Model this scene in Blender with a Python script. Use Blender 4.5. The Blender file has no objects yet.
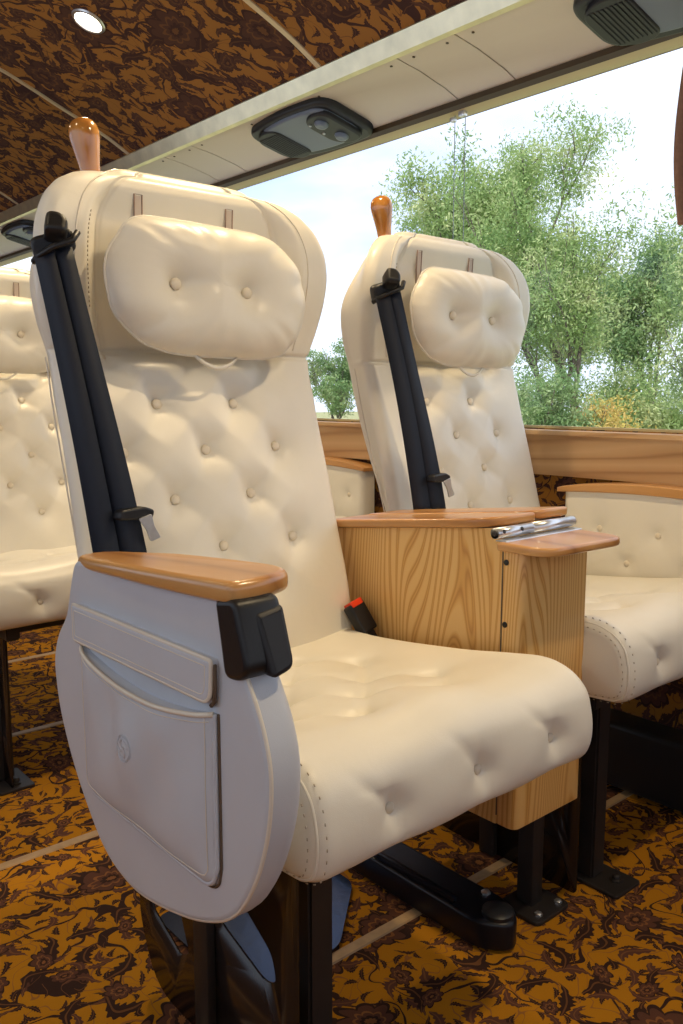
import bpy, bmesh, math, random
import numpy as np
from mathutils import Vector, Matrix
random.seed(7); RNG = np.random.default_rng(7)
PI = math.pi
SC = bpy.context.scene
COL = SC.collection

# ------------------------------------------------------------------ helpers
def tag(o, label=None, cat=None, group=None, kind=None):
    if label: o['label'] = label
    if cat: o['category'] = cat
    if group: o['group'] = group
    if kind: o['kind'] = kind
    return o

def link(name, me, mat, parent=None):
    if mat is not None:
        me.materials.clear(); me.materials.append(mat)
    o = bpy.data.objects.new(name, me); COL.objects.link(o)
    if parent is not None: o.parent = parent
    return o

def mesh(name, V, F, mat, parent=None, smooth=True, angle=None):
    me = bpy.data.meshes.new(name)
    me.from_pydata([tuple(map(float, v)) for v in V], [], [tuple(int(i) for i in f) for f in F])
    bm = bmesh.new(); bm.from_mesh(me)
    bmesh.ops.recalc_face_normals(bm, faces=bm.faces); bm.to_mesh(me); bm.free()
    me.update()
    if smooth:
        me.polygons.foreach_set('use_smooth', [True] * len(me.polygons))
        if angle is not None:
            me.set_sharp_from_angle(angle=math.radians(angle))
    return link(name, me, mat, parent)

def obj_bm(name, bm, mat, parent=None, smooth=True, angle=35):
    bmesh.ops.recalc_face_normals(bm, faces=bm.faces)
    me = bpy.data.meshes.new(name); bm.to_mesh(me); bm.free()
    if smooth:
        me.polygons.foreach_set('use_smooth', [True] * len(me.polygons))
        me.set_sharp_from_angle(angle=math.radians(angle))
    return link(name, me, mat, parent)

def empty(name, loc, rz=0):
    o = bpy.data.objects.new(name, None); COL.objects.link(o)
    o.location = loc; o.rotation_euler = (0, 0, rz); o.empty_display_size = .1
    return o

def bevel(o, w, seg=3, ang=30):
    m = o.modifiers.new('bevel', 'BEVEL'); m.width = w; m.segments = seg
    m.limit_method = 'ANGLE'; m.angle_limit = math.radians(ang)
    return o

def box(bm, x0, x1, y0, y1, z0, z1):
    r = bmesh.ops.create_cube(bm, size=1)
    for v in r['verts']:
        v.co = ((x0 + x1) / 2 + v.co.x * (x1 - x0), (y0 + y1) / 2 + v.co.y * (y1 - y0), (z0 + z1) / 2 + v.co.z * (z1 - z0))
    return r['verts']

def box_obj(name, dims, mat, parent=None, bev=.004, seg=3):
    bm = bmesh.new(); box(bm, *dims)
    if bev: bmesh.ops.bevel(bm, geom=bm.edges[:], offset=bev, segments=seg, profile=.5, affect='EDGES')
    return obj_bm(name, bm, mat, parent)

def round_poly(pts, r, seg=5):
    """2D polygon with rounded corners; pts may be (a,b) or (a,b,r)"""
    out = []; n = len(pts)
    for i in range(n):
        p0 = Vector(pts[i - 1][:2]); p = Vector(pts[i][:2]); p1 = Vector(pts[(i + 1) % n][:2])
        rr = pts[i][2] if len(pts[i]) > 2 else r
        if rr <= 0: out.append((p.x, p.y)); continue
        d0 = (p0 - p); d1 = (p1 - p)
        l = min(rr, d0.length * .49, d1.length * .49)
        a = p + d0.normalized() * l; b = p + d1.normalized() * l
        for k in range(seg + 1):
            t = k / seg
            q = a * (1 - t) ** 2 + p * 2 * t * (1 - t) + b * t * t
            out.append((q.x, q.y))
    return out

def catmull(pts, n, closed=False):
    P = [Vector(p) for p in pts]; out = []; m = len(P)
    segs = m if closed else m - 1
    for i in range(segs):
        if closed: a, b, c, d = P[i - 1], P[i], P[(i + 1) % m], P[(i + 2) % m]
        else: a, b, c, d = P[max(i - 1, 0)], P[i], P[i + 1], P[min(i + 2, m - 1)]
        for k in range(n):
            t = k / n
            out.append(.5 * ((2 * b) + (-a + c) * t + (2 * a - 5 * b + 4 * c - d) * t * t + (-a + 3 * b - 3 * c + d) * t ** 3))
    if not closed: out.append(P[-1].copy())
    return out

def prism(name, poly, axis, a0, a1, mat, parent=None, bev=0, seg=3, inset=None):
    """extrude a 2D polygon along axis; poly coords are the two other axes in order.
    bev: rounded rim made from offset rings"""
    n = len(poly); P = np.array(poly, float)
    area = .5 * np.sum(P[:, 0] * np.roll(P[:, 1], -1) - np.roll(P[:, 0], -1) * P[:, 1])
    if area < 0: P = P[::-1].copy()
    t = np.roll(P, -1, 0) - np.roll(P, 1, 0); t /= np.maximum(np.linalg.norm(t, axis=1)[:, None], 1e-9)
    nin = np.stack([-t[:, 1], t[:, 0]], 1)
    rings = []
    s = 1 if a1 > a0 else -1
    b0, b1 = (bev if isinstance(bev, tuple) else (bev, bev))
    if b0 > 0:
        for k in range(seg + 1):
            th = PI / 2 * k / seg
            rings.append((P + nin * b0 * (1 - math.sin(th)), a0 + s * b0 * (1 - math.cos(th))))
    else: rings.append((P, a0))
    if b1 > 0:
        for k in range(seg + 1):
            th = PI / 2 * k / seg
            rings.append((P + nin * b1 * (1 - math.cos(th)), a1 - s * b1 * (1 - math.sin(th))))
    else: rings.append((P, a1))
    V = []; F = []
    for R_, a in rings:
        for p in R_:
            if axis == 'x': V.append((a, p[0], p[1]))
            elif axis == 'y': V.append((p[0], a, p[1]))
            else: V.append((p[0], p[1], a))
    for k in range(len(rings) - 1):
        for i in range(n):
            j = (i + 1) % n
            F.append((k * n + i, k * n + j, (k + 1) * n + j, (k + 1) * n + i))
    F.append(tuple(range(n))); F.append(tuple((len(rings) - 1) * n + i for i in range(n)))
    o = mesh(name, V, F, mat, parent, True, 40)
    for pg in o.data.polygons:
        if len(pg.vertices) > 4: pg.use_smooth = False
    if b0 > 0 or b1 > 0:
        bm = bmesh.new(); bm.from_mesh(o.data)
        big = [f for f in bm.faces if len(f.verts) > 4]
        bmesh.ops.triangulate(bm, faces=big, ngon_method='EAR_CLIP'); bm.to_mesh(o.data); bm.free()
    return o

def tube_vf(pts, r, seg=8, closed=False):
    P = [Vector(p) for p in pts]; V = []; F = []; n = len(P)
    up = Vector((0, 0, 1)); prev = None
    for i, p in enumerate(P):
        if closed: t = P[(i + 1) % n] - P[i - 1]
        else: t = P[min(i + 1, n - 1)] - P[max(i - 1, 0)]
        t.normalize()
        if prev is None:
            a = t.cross(up)
            if a.length < .05: a = t.cross(Vector((1, 0, 0)))
        else: a = prev - t * prev.dot(t)
        a.normalize(); prev = a; b = t.cross(a)
        rr = r[i] if hasattr(r, '__len__') else r
        for k in range(seg):
            th = 2 * PI * k / seg
            V.append(p + a * math.cos(th) * rr + b * math.sin(th) * rr)
    m = n if closed else n - 1
    for i in range(m):
        for k in range(seg):
            i2 = (i + 1) % n; k2 = (k + 1) % seg
            F.append((i * seg + k, i * seg + k2, i2 * seg + k2, i2 * seg + k))
    if not closed:
        F.append(tuple(range(seg))); F.append(tuple((n - 1) * seg + k for k in range(seg)))
    return V, F

def tube(name, pts, r, mat, parent=None, seg=8, closed=False):
    V, F = tube_vf(pts, r, seg, closed); return mesh(name, V, F, mat, parent)

def tubes(name, paths, r, mat, parent=None, seg=5):
    VV = []; FF = []
    for p in paths:
        V, F = tube_vf(p, r, seg); o = len(VV)
        VV += V; FF += [tuple(i + o for i in f) for f in F]
    return mesh(name, VV, FF, mat, parent)

def lathe(name, prof, mat, parent=None, seg=24, M=None):
    V = []; F = []; n = len(prof)
    for r, z in prof:
        for k in range(seg):
            th = 2 * PI * k / seg; v = Vector((r * math.cos(th), r * math.sin(th), z))
            V.append(M @ v if M else v)
    for i in range(n - 1):
        for k in range(seg):
            k2 = (k + 1) % seg
            F.append((i * seg + k, i * seg + k2, (i + 1) * seg + k2, (i + 1) * seg + k))
    F.append(tuple(range(seg))); F.append(tuple((n - 1) * seg + k for k in range(seg)))
    return mesh(name, V, F, mat, parent, True, 50)

def frame_to(loc, nrm, up=(0, 0, 1)):
    z = Vector(nrm).normalized(); u = Vector(up)
    x = u.cross(z)
    if x.length < .01: x = Vector((1, 0, 0)).cross(z)
    x.normalize(); y = z.cross(x)
    M = Matrix.Identity(4)
    for i in range(3):
        M[i][0] = x[i]; M[i][1] = y[i]; M[i][2] = z[i]; M[i][3] = loc[i]
    return M

def copy_tree(o, parent=None):
    c = o.copy(); COL.objects.link(c)
    if parent is not None: c.parent = parent
    for ch in [q for q in bpy.data.objects if q.parent == o]:
        copy_tree(ch, c)
    return c

# ------------------------------------------------------------------ materials
def new_mat(name):
    m = bpy.data.materials.new(name); m.use_nodes = True
    nt = m.node_tree; b = nt.nodes['Principled BSDF']
    return m, nt, b
def N(nt, t, **k):
    n = nt.nodes.new(t)
    for a, v in k.items(): setattr(n, a, v)
    return n
def Lk(nt, a, b): nt.links.new(a, b)
def math_n(nt, op, a, b=None, c=None):
    n = N(nt, 'ShaderNodeMath', operation=op)
    for i, v in enumerate((a, b, c)):
        if v is None: continue
        if isinstance(v, (int, float)): n.inputs[i].default_value = v
        else: Lk(nt, v, n.inputs[i])
    return n.outputs[0]
def ramp(nt, fac, stops, interp='LINEAR'):
    n = N(nt, 'ShaderNodeValToRGB'); cr = n.color_ramp; cr.interpolation = interp
    while len(cr.elements) > len(stops): cr.elements.remove(cr.elements[-1])
    while len(cr.elements) < len(stops): cr.elements.new(.5)
    for e, (p, c) in zip(cr.elements, stops):
        e.position = p; e.color = (*c, 1) if len(c) == 3 else c
    Lk(nt, fac, n.inputs[0]); return n.outputs[0]
def mixc(nt, fac, a, b):
    n = N(nt, 'ShaderNodeMix', data_type='RGBA')
    for i, v in ((0, fac), (6, a), (7, b)):
        if isinstance(v, (int, float)): n.inputs[i].default_value = v
        elif isinstance(v, tuple): n.inputs[i].default_value = (*v, 1)
        else: Lk(nt, v, n.inputs[i])
    return n.outputs[2]
def bump(nt, b, height, strength=.2, dist=.002):
    n = N(nt, 'ShaderNodeBump'); n.inputs['Strength'].default_value = strength; n.inputs['Distance'].default_value = dist
    Lk(nt, height, n.inputs['Height']); Lk(nt, n.outputs[0], b.inputs['Normal'])
def objc(nt, scale=(1, 1, 1), rot=(0, 0, 0)):
    t = N(nt, 'ShaderNodeTexCoord'); m = N(nt, 'ShaderNodeMapping')
    m.inputs['Scale'].default_value = scale; m.inputs['Rotation'].default_value = rot
    Lk(nt, t.outputs['Object'], m.inputs[0]); return m.outputs[0]
def noise(nt, vec, scale, detail=2, rough=.5, dist=0, out=0):
    n = N(nt, 'ShaderNodeTexNoise'); n.inputs['Scale'].default_value = scale; n.inputs['Detail'].default_value = detail
    n.inputs['Roughness'].default_value = rough; n.inputs['Distortion'].default_value = dist
    Lk(nt, vec, n.inputs['Vector']); return n.outputs[out]

def plain(name, col, rough=.5, metal=0, spec=.5, nz=None, coat=0, bmp=0):
    m, nt, b = new_mat(name)
    b.inputs['Base Color'].default_value = (*col, 1); b.inputs['Roughness'].default_value = rough
    b.inputs['Metallic'].default_value = metal; b.inputs['Specular IOR Level'].default_value = spec
    if coat: b.inputs['Coat Weight'].default_value = coat; b.inputs['Coat Roughness'].default_value = .1
    if nz or bmp:
        v = objc(nt); f = noise(nt, v, nz or 40, 3)
        c = ramp(nt, f, [(.3, tuple(x * .88 for x in col)), (.7, tuple(min(1, x * 1.08) for x in col))])
        Lk(nt, c, b.inputs['Base Color'])
        if bmp: bump(nt, b, f, bmp, .001)
    return m

def leather(name, col, rough=.4):
    m, nt, b = new_mat(name)
    v = objc(nt)
    vor = N(nt, 'ShaderNodeTexVoronoi', feature='DISTANCE_TO_EDGE'); vor.inputs['Scale'].default_value = 650
    Lk(nt, v, vor.inputs['Vector'])
    f = noise(nt, v, 9, 3)
    c = ramp(nt, f, [(.3, tuple(x * .965 for x in col)), (.7, tuple(min(1, x * 1.02) for x in col))])
    Lk(nt, c, b.inputs['Base Color'])
    b.inputs['Roughness'].default_value = rough; b.inputs['Specular IOR Level'].default_value = .42
    w = noise(nt, v, 22, 4, .6, 1.2)
    h = math_n(nt, 'ADD', math_n(nt, 'MULTIPLY', vor.outputs[0], .5), math_n(nt, 'MULTIPLY', w, 1.6))
    bump(nt, b, h, .16, .0016)
    return m

def wood(name, light, mid, dark, axis='z', scale=26, rough=.35, dist=5.0, stretch=.07, coat=.25, knots=True):
    m, nt, b = new_mat(name)
    sc = {'x': (stretch, 1, 1), 'y': (1, stretch, 1), 'z': (1, 1, stretch)}[axis]
    v = objc(nt, sc)
    w = N(nt, 'ShaderNodeTexWave', wave_type='BANDS', bands_direction='DIAGONAL', wave_profile='SAW')
    w.inputs['Scale'].default_value = scale * .35; w.inputs['Distortion'].default_value = dist
    w.inputs['Detail'].default_value = 1.5; w.inputs['Detail Scale'].default_value = 1.1; w.inputs['Detail Roughness'].default_value = .4
    Lk(nt, v, w.inputs['Vector'])
    fine = noise(nt, v, 260, 3, .6)
    base = ramp(nt, w.outputs['Fac'], [(0, dark), (.12, mid), (.5, light), (.86, mid), (1, dark)])
    c = mixc(nt, math_n(nt, 'MULTIPLY', fine, .35), base, mid)
    Lk(nt, c, b.inputs['Base Color'])
    b.inputs['Roughness'].default_value = rough
    b.inputs['Coat Weight'].default_value = coat; b.inputs['Coat Roughness'].default_value = .18
    bump(nt, b, fine, .06, .001)
    return m

def pine(name, light, mid, dark):
    m, nt, b = new_mat(name)
    v = objc(nt); sp = N(nt, 'ShaderNodeSeparateXYZ'); Lk(nt, v, sp.inputs[0])
    h = math_n(nt, 'ADD', sp.outputs[0], sp.outputs[1])
    v2 = objc(nt, (1, 1, .16))
    n1 = noise(nt, v2, 8.5, 1.0, .4, .3)
    ph = math_n(nt, 'ADD', math_n(nt, 'MULTIPLY', h, 500), math_n(nt, 'MULTIPLY', n1, 120))
    w = math_n(nt, 'MULTIPLY_ADD', math_n(nt, 'SINE', ph), .5, .5)
    c = ramp(nt, w, [(0, light), (.45, light), (.75, mid), (.93, dark), (1, mid)])
    n2 = noise(nt, v2, 3.0, 2); c = mixc(nt, math_n(nt, 'MULTIPLY', n2, .35), c, mid)
    fine = noise(nt, objc(nt, (1, 1, .05)), 420, 2); c = mixc(nt, math_n(nt, 'MULTIPLY', fine, .25), c, mid)
    Lk(nt, c, b.inputs['Base Color']); b.inputs['Roughness'].default_value = .34
    b.inputs['Coat Weight'].default_value = .2; b.inputs['Coat Roughness'].default_value = .2
    return m

def floral(name, bg, bg2, d1, d2, d3, S=5.2, rough=.95, spec=.1, dens=1.0, axes=(0, 1)):
    """printed carpet: big blooms, curling leaves and vines on a coloured ground"""
    m, nt, b = new_mat(name)
    tc = N(nt, 'ShaderNodeTexCoord').outputs['Object']
    sep = N(nt, 'ShaderNodeSeparateXYZ'); Lk(nt, tc, sep.inputs[0])
    cmb = N(nt, 'ShaderNodeCombineXYZ'); Lk(nt, sep.outputs[axes[0]], cmb.inputs[0]); Lk(nt, sep.outputs[axes[1]], cmb.inputs[1])
    base = cmb.outputs[0]
    nv = N(nt, 'ShaderNodeTexNoise'); nv.inputs['Scale'].default_value = 9; nv.inputs['Detail'].default_value = 2
    Lk(nt, base, nv.inputs['Vector'])
    sub = N(nt, 'ShaderNodeVectorMath', operation='SUBTRACT'); Lk(nt, nv.outputs['Color'], sub.inputs[0]); sub.inputs[1].default_value = (.5, .5, .5)
    scl = N(nt, 'ShaderNodeVectorMath', operation='SCALE'); Lk(nt, sub.outputs[0], scl.inputs[0]); scl.inputs['Scale'].default_value = .075
    add = N(nt, 'ShaderNodeVectorMath', operation='ADD'); Lk(nt, base, add.inputs[0]); Lk(nt, scl.outputs[0], add.inputs[1])
    co = add.outputs[0]

    def cell(scale, offs, rnd=.85):
        ad = N(nt, 'ShaderNodeVectorMath', operation='ADD'); Lk(nt, co, ad.inputs[0]); ad.inputs[1].default_value = offs
        v = N(nt, 'ShaderNodeTexVoronoi', voronoi_dimensions='2D', feature='F1')
        v.inputs['Scale'].default_value = scale; v.inputs['Randomness'].default_value = rnd
        Lk(nt, ad.outputs[0], v.inputs['Vector'])
        d = N(nt, 'ShaderNodeVectorMath', operation='SUBTRACT'); Lk(nt, ad.outputs[0], d.inputs[0]); Lk(nt, v.outputs['Position'], d.inputs[1])
        sc_ = N(nt, 'ShaderNodeVectorMath', operation='SCALE'); Lk(nt, d.outputs[0], sc_.inputs[0]); sc_.inputs['Scale'].default_value = scale
        cs = N(nt, 'ShaderNodeSeparateColor'); Lk(nt, v.outputs['Color'], cs.inputs[0])
        ro = N(nt, 'ShaderNodeVectorRotate', rotation_type='Z_AXIS'); Lk(nt, sc_.outputs[0], ro.inputs['Vector'])
        Lk(nt, math_n(nt, 'MULTIPLY', cs.outputs[0], 6.283), ro.inputs['Angle'])
        s = N(nt, 'ShaderNodeSeparateXYZ'); Lk(nt, ro.outputs[0], s.inputs[0])
        return s.outputs[0], s.outputs[1], cs.outputs[1], cs.outputs[2]

    def lt(a, bb): return math_n(nt, 'LESS_THAN', a, bb)
    # vines
    n1 = noise(nt, co, S * 1.05, 0.6, .4, .6)
    vine = lt(math_n(nt, 'ABSOLUTE', math_n(nt, 'SUBTRACT', n1, .5)), .011)
    n2 = noise(nt, co, S * 2.1, 0.5, .4, 1.2)
    vine2 = lt(math_n(nt, 'ABSOLUTE', math_n(nt, 'SUBTRACT', n2, .46)), .012)
    ground = mixc(nt, noise(nt, base, 900, 1), bg, bg2)
    col = mixc(nt, math_n(nt, 'MULTIPLY', vine2, .8), ground, d3)
    col = mixc(nt, vine, col, d1)
    # leaves, two sizes
    for sc_, off, L_, W_, cc in ((S * 4.4, (3.3, 1.7, 0), .46, .17, d1), (S * 2.3, (7.1, 4.2, 0), .50, .16, d2), (S * 1.7, (1.3, 9.2, 0), .48, .17, d1)):
        x, y, r1, r2 = cell(sc_, off)
        yb = math_n(nt, 'SUBTRACT', y, math_n(nt, 'MULTIPLY', math_n(nt, 'MULTIPLY', x, x), 1.1))
        # half width falls to the tip, serrated rim
        hw = math_n(nt, 'MULTIPLY', math_n(nt, 'SUBTRACT', 1.0, math_n(nt, 'POWER', math_n(nt, 'ABSOLUTE', math_n(nt, 'DIVIDE', x, L_)), 1.6)), W_)
        hw = math_n(nt, 'MULTIPLY', hw, math_n(nt, 'ADD', .86, math_n(nt, 'MULTIPLY', math_n(nt, 'SINE', math_n(nt, 'MULTIPLY', x, 42)), .2)))
        msk = lt(math_n(nt, 'ABSOLUTE', yb), hw)
        msk = math_n(nt, 'MULTIPLY', msk, lt(r1, .86 * dens))
        rib = lt(math_n(nt, 'ABSOLUTE', yb), .018)
        cl = mixc(nt, math_n(nt, 'MULTIPLY', rib, .55), cc, d3)
        col = mixc(nt, msk, col, cl)
    # blooms
    for sc_, off, R_, n_, thr in ((S * 2.0, (5.5, 2.2, 0), .30, 7, .45), (S * .95, (2.1, 6.4, 0), .34, 9, .45)):
        x, y, r1, r2 = cell(sc_, off, .75)
        rr = math_n(nt, 'SQRT', math_n(nt, 'ADD', math_n(nt, 'MULTIPLY', x, x), math_n(nt, 'MULTIPLY', y, y)))
        th = math_n(nt, 'ARCTAN2', y, x)
        pet = math_n(nt, 'ABSOLUTE', math_n(nt, 'SINE', math_n(nt, 'MULTIPLY', th, n_ / 2)))
        Rv = math_n(nt, 'MULTIPLY', math_n(nt, 'ADD', .72, math_n(nt, 'MULTIPLY', pet, .28)), R_)
        q = math_n(nt, 'DIVIDE', rr, Rv)
        fc = ramp(nt, q, [(0, d3), (.16, d1), (.3, d2), (.46, d3), (.56, d2), (.78, d2), (.86, d1), (1, d1)], 'CONSTANT')
        msk = math_n(nt, 'MULTIPLY', lt(q, 1.0), lt(r1, thr * dens))
        col = mixc(nt, msk, col, fc)
    Lk(nt, col, b.inputs['Base Color'])
    b.inputs['Roughness'].default_value = rough; b.inputs['Specular IOR Level'].default_value = spec
    bump(nt, b, noise(nt, base, 700, 2), .35, .002)
    return m

M = {}
M['leather'] = leather('cream leather', (.79, .745, .635), .36)
M['leather_skylit'] = leather('sky-tinted leather', (.54, .565, .62), .42)  # cream leather darkened and blued: cool window light put into the colour
M['piping'] = plain('piping', (.72, .66, .56), .45)
M['stitch'] = plain('thread', (.42, .35, .26), .8)
M['slot'] = plain('slot edge', (.30, .20, .16), .7)
M['zip'] = plain('zip tape', (.60, .50, .42), .7)
M['dark_edge'] = plain('dark edge binding', (.12, .08, .05), .7)
M['button'] = leather('button leather', (.74, .66, .52), .42)
M['belt'] = None
m, nt, b = new_mat('belt webbing')
v = objc(nt); w = N(nt, 'ShaderNodeTexWave'); w.inputs['Scale'].default_value = 260; Lk(nt, v, w.inputs['Vector'])
b.inputs['Base Color'].default_value = (.008, .012, .024, 1); b.inputs['Roughness'].default_value = .55; b.inputs['Specular IOR Level'].default_value = .35
bump(nt, b, w.outputs['Fac'], .2, .0006); M['belt'] = m
M['black'] = plain('black plastic', (.008, .008, .010), .42, 0, .4, 300, bmp=.12)
M['black2'] = plain('satin black plastic', (.011, .011, .014), .5, 0, .4)
M['red'] = plain('red button', (.75, .045, .01), .35)
M['steel'] = plain('brushed steel', (.74, .76, .80), .30, .85, .5, 60)
M['post'] = plain('dark painted steel', (.030, .025, .023), .45, .1, .4, 30)
M['plate'] = plain('polished dark sheet', (.020, .014, .012), .20, .0, .5)
M['mech'] = plain('dark blue painted mechanism', (.007, .009, .016), .34, .2, .5)
M['oak'] = wood('oak', (.60, .32, .115), (.50, .235, .07), (.32, .13, .035), 'y', 16, .28, 3.0, .06)
M['oak_x'] = wood('oak window board', (.64, .42, .22), (.54, .33, .155), (.36, .19, .08), 'y', 34, .42, 6.0, .09, .1)
M['pine'] = pine('pine veneer', (.78, .50, .19), (.66, .36, .10), (.46, .20, .04))
M['knob_wood'] = wood('knob wood', (.62, .30, .07), (.54, .24, .05), (.36, .13, .025), 'z', 20, .16, 2.0, .1, .7)
M['birch'] = wood('birch ply', (.76, .68, .58), (.71, .62, .51), (.62, .52, .41), 'y', 7, .45, 6.0, .09, .1)
M['alu'] = plain('pale anodised metal', (.86, .77, .52), .28, .75, .5, 20)
M['strip'] = plain('cream strip', (.74, .62, .42), .4, .3)
M['floor_strip'] = plain('tan floor strip', (.50, .33, .17), .5, 0, .4, 60)
M['brown'] = plain('dark bronze trim', (.060, .036, .012), .5)
M['gold'] = plain('straw coloured seal', (.55, .46, .24), .5)
M['grey_plastic'] = plain('blue grey plastic', (.17, .21, .28), .34)
M['dark_plastic'] = plain('charcoal plastic', (.014, .016, .020), .4)
M['curtain'] = plain('tan curtain cloth', (.36, .21, .14), .85, 0, .2, 120, bmp=.2)
M['carpet'] = floral('floral carpet', (.55, .235, .012), (.42, .17, .009), (.045, .022, .015), (.115, .048, .028), (.26, .105, .035), S=7.6)
M['ceil'] = floral('floral ceiling cloth', (.40, .19, .055), (.33, .15, .040), (.070, .036, .032), (.10, .050, .038), (.17, .080, .040), S=5.0, dens=1.15)
M['wallcloth'] = floral('floral wall cloth', (.34, .16, .03), (.26, .11, .02), (.05, .024, .02), (.09, .04, .03), (.14, .06, .03), S=7.0, axes=(1, 2))
M['shell'] = plain('off white interior panel', (.62, .58, .52), .6)
# glass: clear sheet with a faint reflection
m, nt, b = new_mat('window glass'); nt.nodes.remove(b)
tr = N(nt, 'ShaderNodeBsdfTransparent'); tr.inputs[0].default_value = (.97, .985, .98, 1)
gl = N(nt, 'ShaderNodeBsdfGlossy'); gl.inputs['Roughness'].default_value = 0.0
fr = N(nt, 'ShaderNodeLayerWeight'); fr.inputs['Blend'].default_value = .3
fz = math_n(nt, 'MULTIPLY_ADD', math_n(nt, 'POWER', fr.outputs['Facing'], 4), .35, .012)
mx = N(nt, 'ShaderNodeMixShader'); Lk(nt, fz, mx.inputs[0]); Lk(nt, tr.outputs[0], mx.inputs[1]); Lk(nt, gl.outputs[0], mx.inputs[2])
Lk(nt, mx.outputs[0], nt.nodes['Material Output'].inputs[0]); M['glass'] = m
def emis(name, col, s):
    m, nt, b = new_mat(name); b.inputs['Base Color'].default_value = (*col, 1)
    b.inputs['Emission Color'].default_value = (*col, 1); b.inputs['Emission Strength'].default_value = s
    return m
M['lamp'] = emis('lit lens', (1, .88, .68), 14)
M['grass'] = plain('dry grass', (.30, .30, .16), .95, 0, .1, 3)
M['bark'] = plain('eucalypt bark', (.16, .135, .115), .9, 0, .1, 8)
def leaf_mat(name, a, b_, c_):
    m, nt, b = new_mat(name)
    f = noise(nt, objc(nt), 1.6, 3, .7)
    c = ramp(nt, f, [(.3, a), (.5, b_), (.68, c_)])
    Lk(nt, c, b.inputs['Base Color']); b.inputs['Roughness'].default_value = .5; b.inputs['Specular IOR Level'].default_value = .5
    tl = N(nt, 'ShaderNodeBsdfTranslucent'); Lk(nt, c, tl.inputs[0])
    mx = N(nt, 'ShaderNodeMixShader'); mx.inputs[0].default_value = .4
    Lk(nt, b.outputs[0], mx.inputs[1]); Lk(nt, tl.outputs[0], mx.inputs[2]); Lk(nt, mx.outputs[0], nt.nodes['Material Output'].inputs[0])
    return m
M['leaf1'] = leaf_mat('gum leaves', (.17, .29, .10), (.30, .42, .15), (.60, .64, .34))
M['leaf2'] = leaf_mat('dark gum leaves', (.10, .20, .08), (.20, .32, .12), (.48, .55, .28))
M['leaf3'] = leaf_mat('yellow leaves', (.36, .36, .10), (.58, .46, .12), (.62, .38, .14))

# ------------------------------------------------------------------ tufting
def tuft(a, b, btns, D=.018, sig=.026, C=.005, cw=.011, maxd=.12, boost=1.0):
    """inward displacement of a padded surface at positions a,b (arrays) with buttons btns"""
    d = np.zeros_like(a)
    near = np.full_like(a, 1e9)
    for (u, v) in btns:
        r = np.hypot(a - u, b - v); near = np.minimum(near, r)
        d = np.maximum(d, D * np.exp(-(r / sig) ** 1.25))
    lines = np.zeros_like(a)
    for i in range(len(btns)):
        for j in range(i + 1, len(btns)):
            p = np.array(btns[i]); q = np.array(btns[j]); w = q - p; L = np.hypot(*w)
            if L > maxd or L < .03: continue
            t = ((a - p[0]) * w[0] + (b - p[1]) * w[1]) / L ** 2
            tc = np.clip(t, 0, 1)
            # creases bow a little
            ds = ((a - p[0]) * w[1] - (b - p[1]) * w[0]) / L + .006 * np.sin(PI * tc)
            out = np.maximum(np.abs(t - .5) - .5, 0) * L
            amp = .35 + .65 * np.abs(2 * tc - 1) ** 1.5
            lines = np.maximum(lines, C * amp * np.exp(-(ds / cw) ** 2) * np.exp(-(out / .01) ** 2))
    return (d + lines) * boost

def smooth01(x): x = np.clip(x, 0, 1); return x * x * (3 - 2 * x)

# ================================================================== SEAT (local: x lateral, y rearward from cushion front, z up)
def button_mesh():
    prof = [(0.0001, .0035), (.003, .0033), (.0055, .0022), (.0066, .0005), (.0062, -.0015), (.004, -.003)]
    V = []; F = []; seg = 16
    for r, z in prof:
        for k in range(seg):
            th = 2 * PI * k / seg; V.append((r * math.cos(th), r * math.sin(th), z))
    for i in range(len(prof) - 1):
        for k in range(seg):
            k2 = (k + 1) % seg; F.append((i * seg + k, i * seg + k2, (i + 1) * seg + k2, (i + 1) * seg + k))
    F.append(tuple(range(seg))); F.append(tuple((len(prof) - 1) * seg + k for k in range(seg)))
    me = bpy.data.meshes.new('button'); me.from_pydata(V, [], F)
    bm = bmesh.new(); bm.from_mesh(me); bmesh.ops.recalc_face_normals(bm, faces=bm.faces); bm.to_mesh(me); bm.free()
    me.polygons.foreach_set('use_smooth', [True] * len(me.polygons)); me.materials.append(M['button'])
    return me
BTN = button_mesh()
def put_button(parent, loc, nrm, s=1.0):
    o = bpy.data.objects.new('button', BTN); COL.objects.link(o); o.parent = parent
    o.matrix_local = frame_to(loc, nrm) @ Matrix.Scale(s, 4)
    return o

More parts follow.
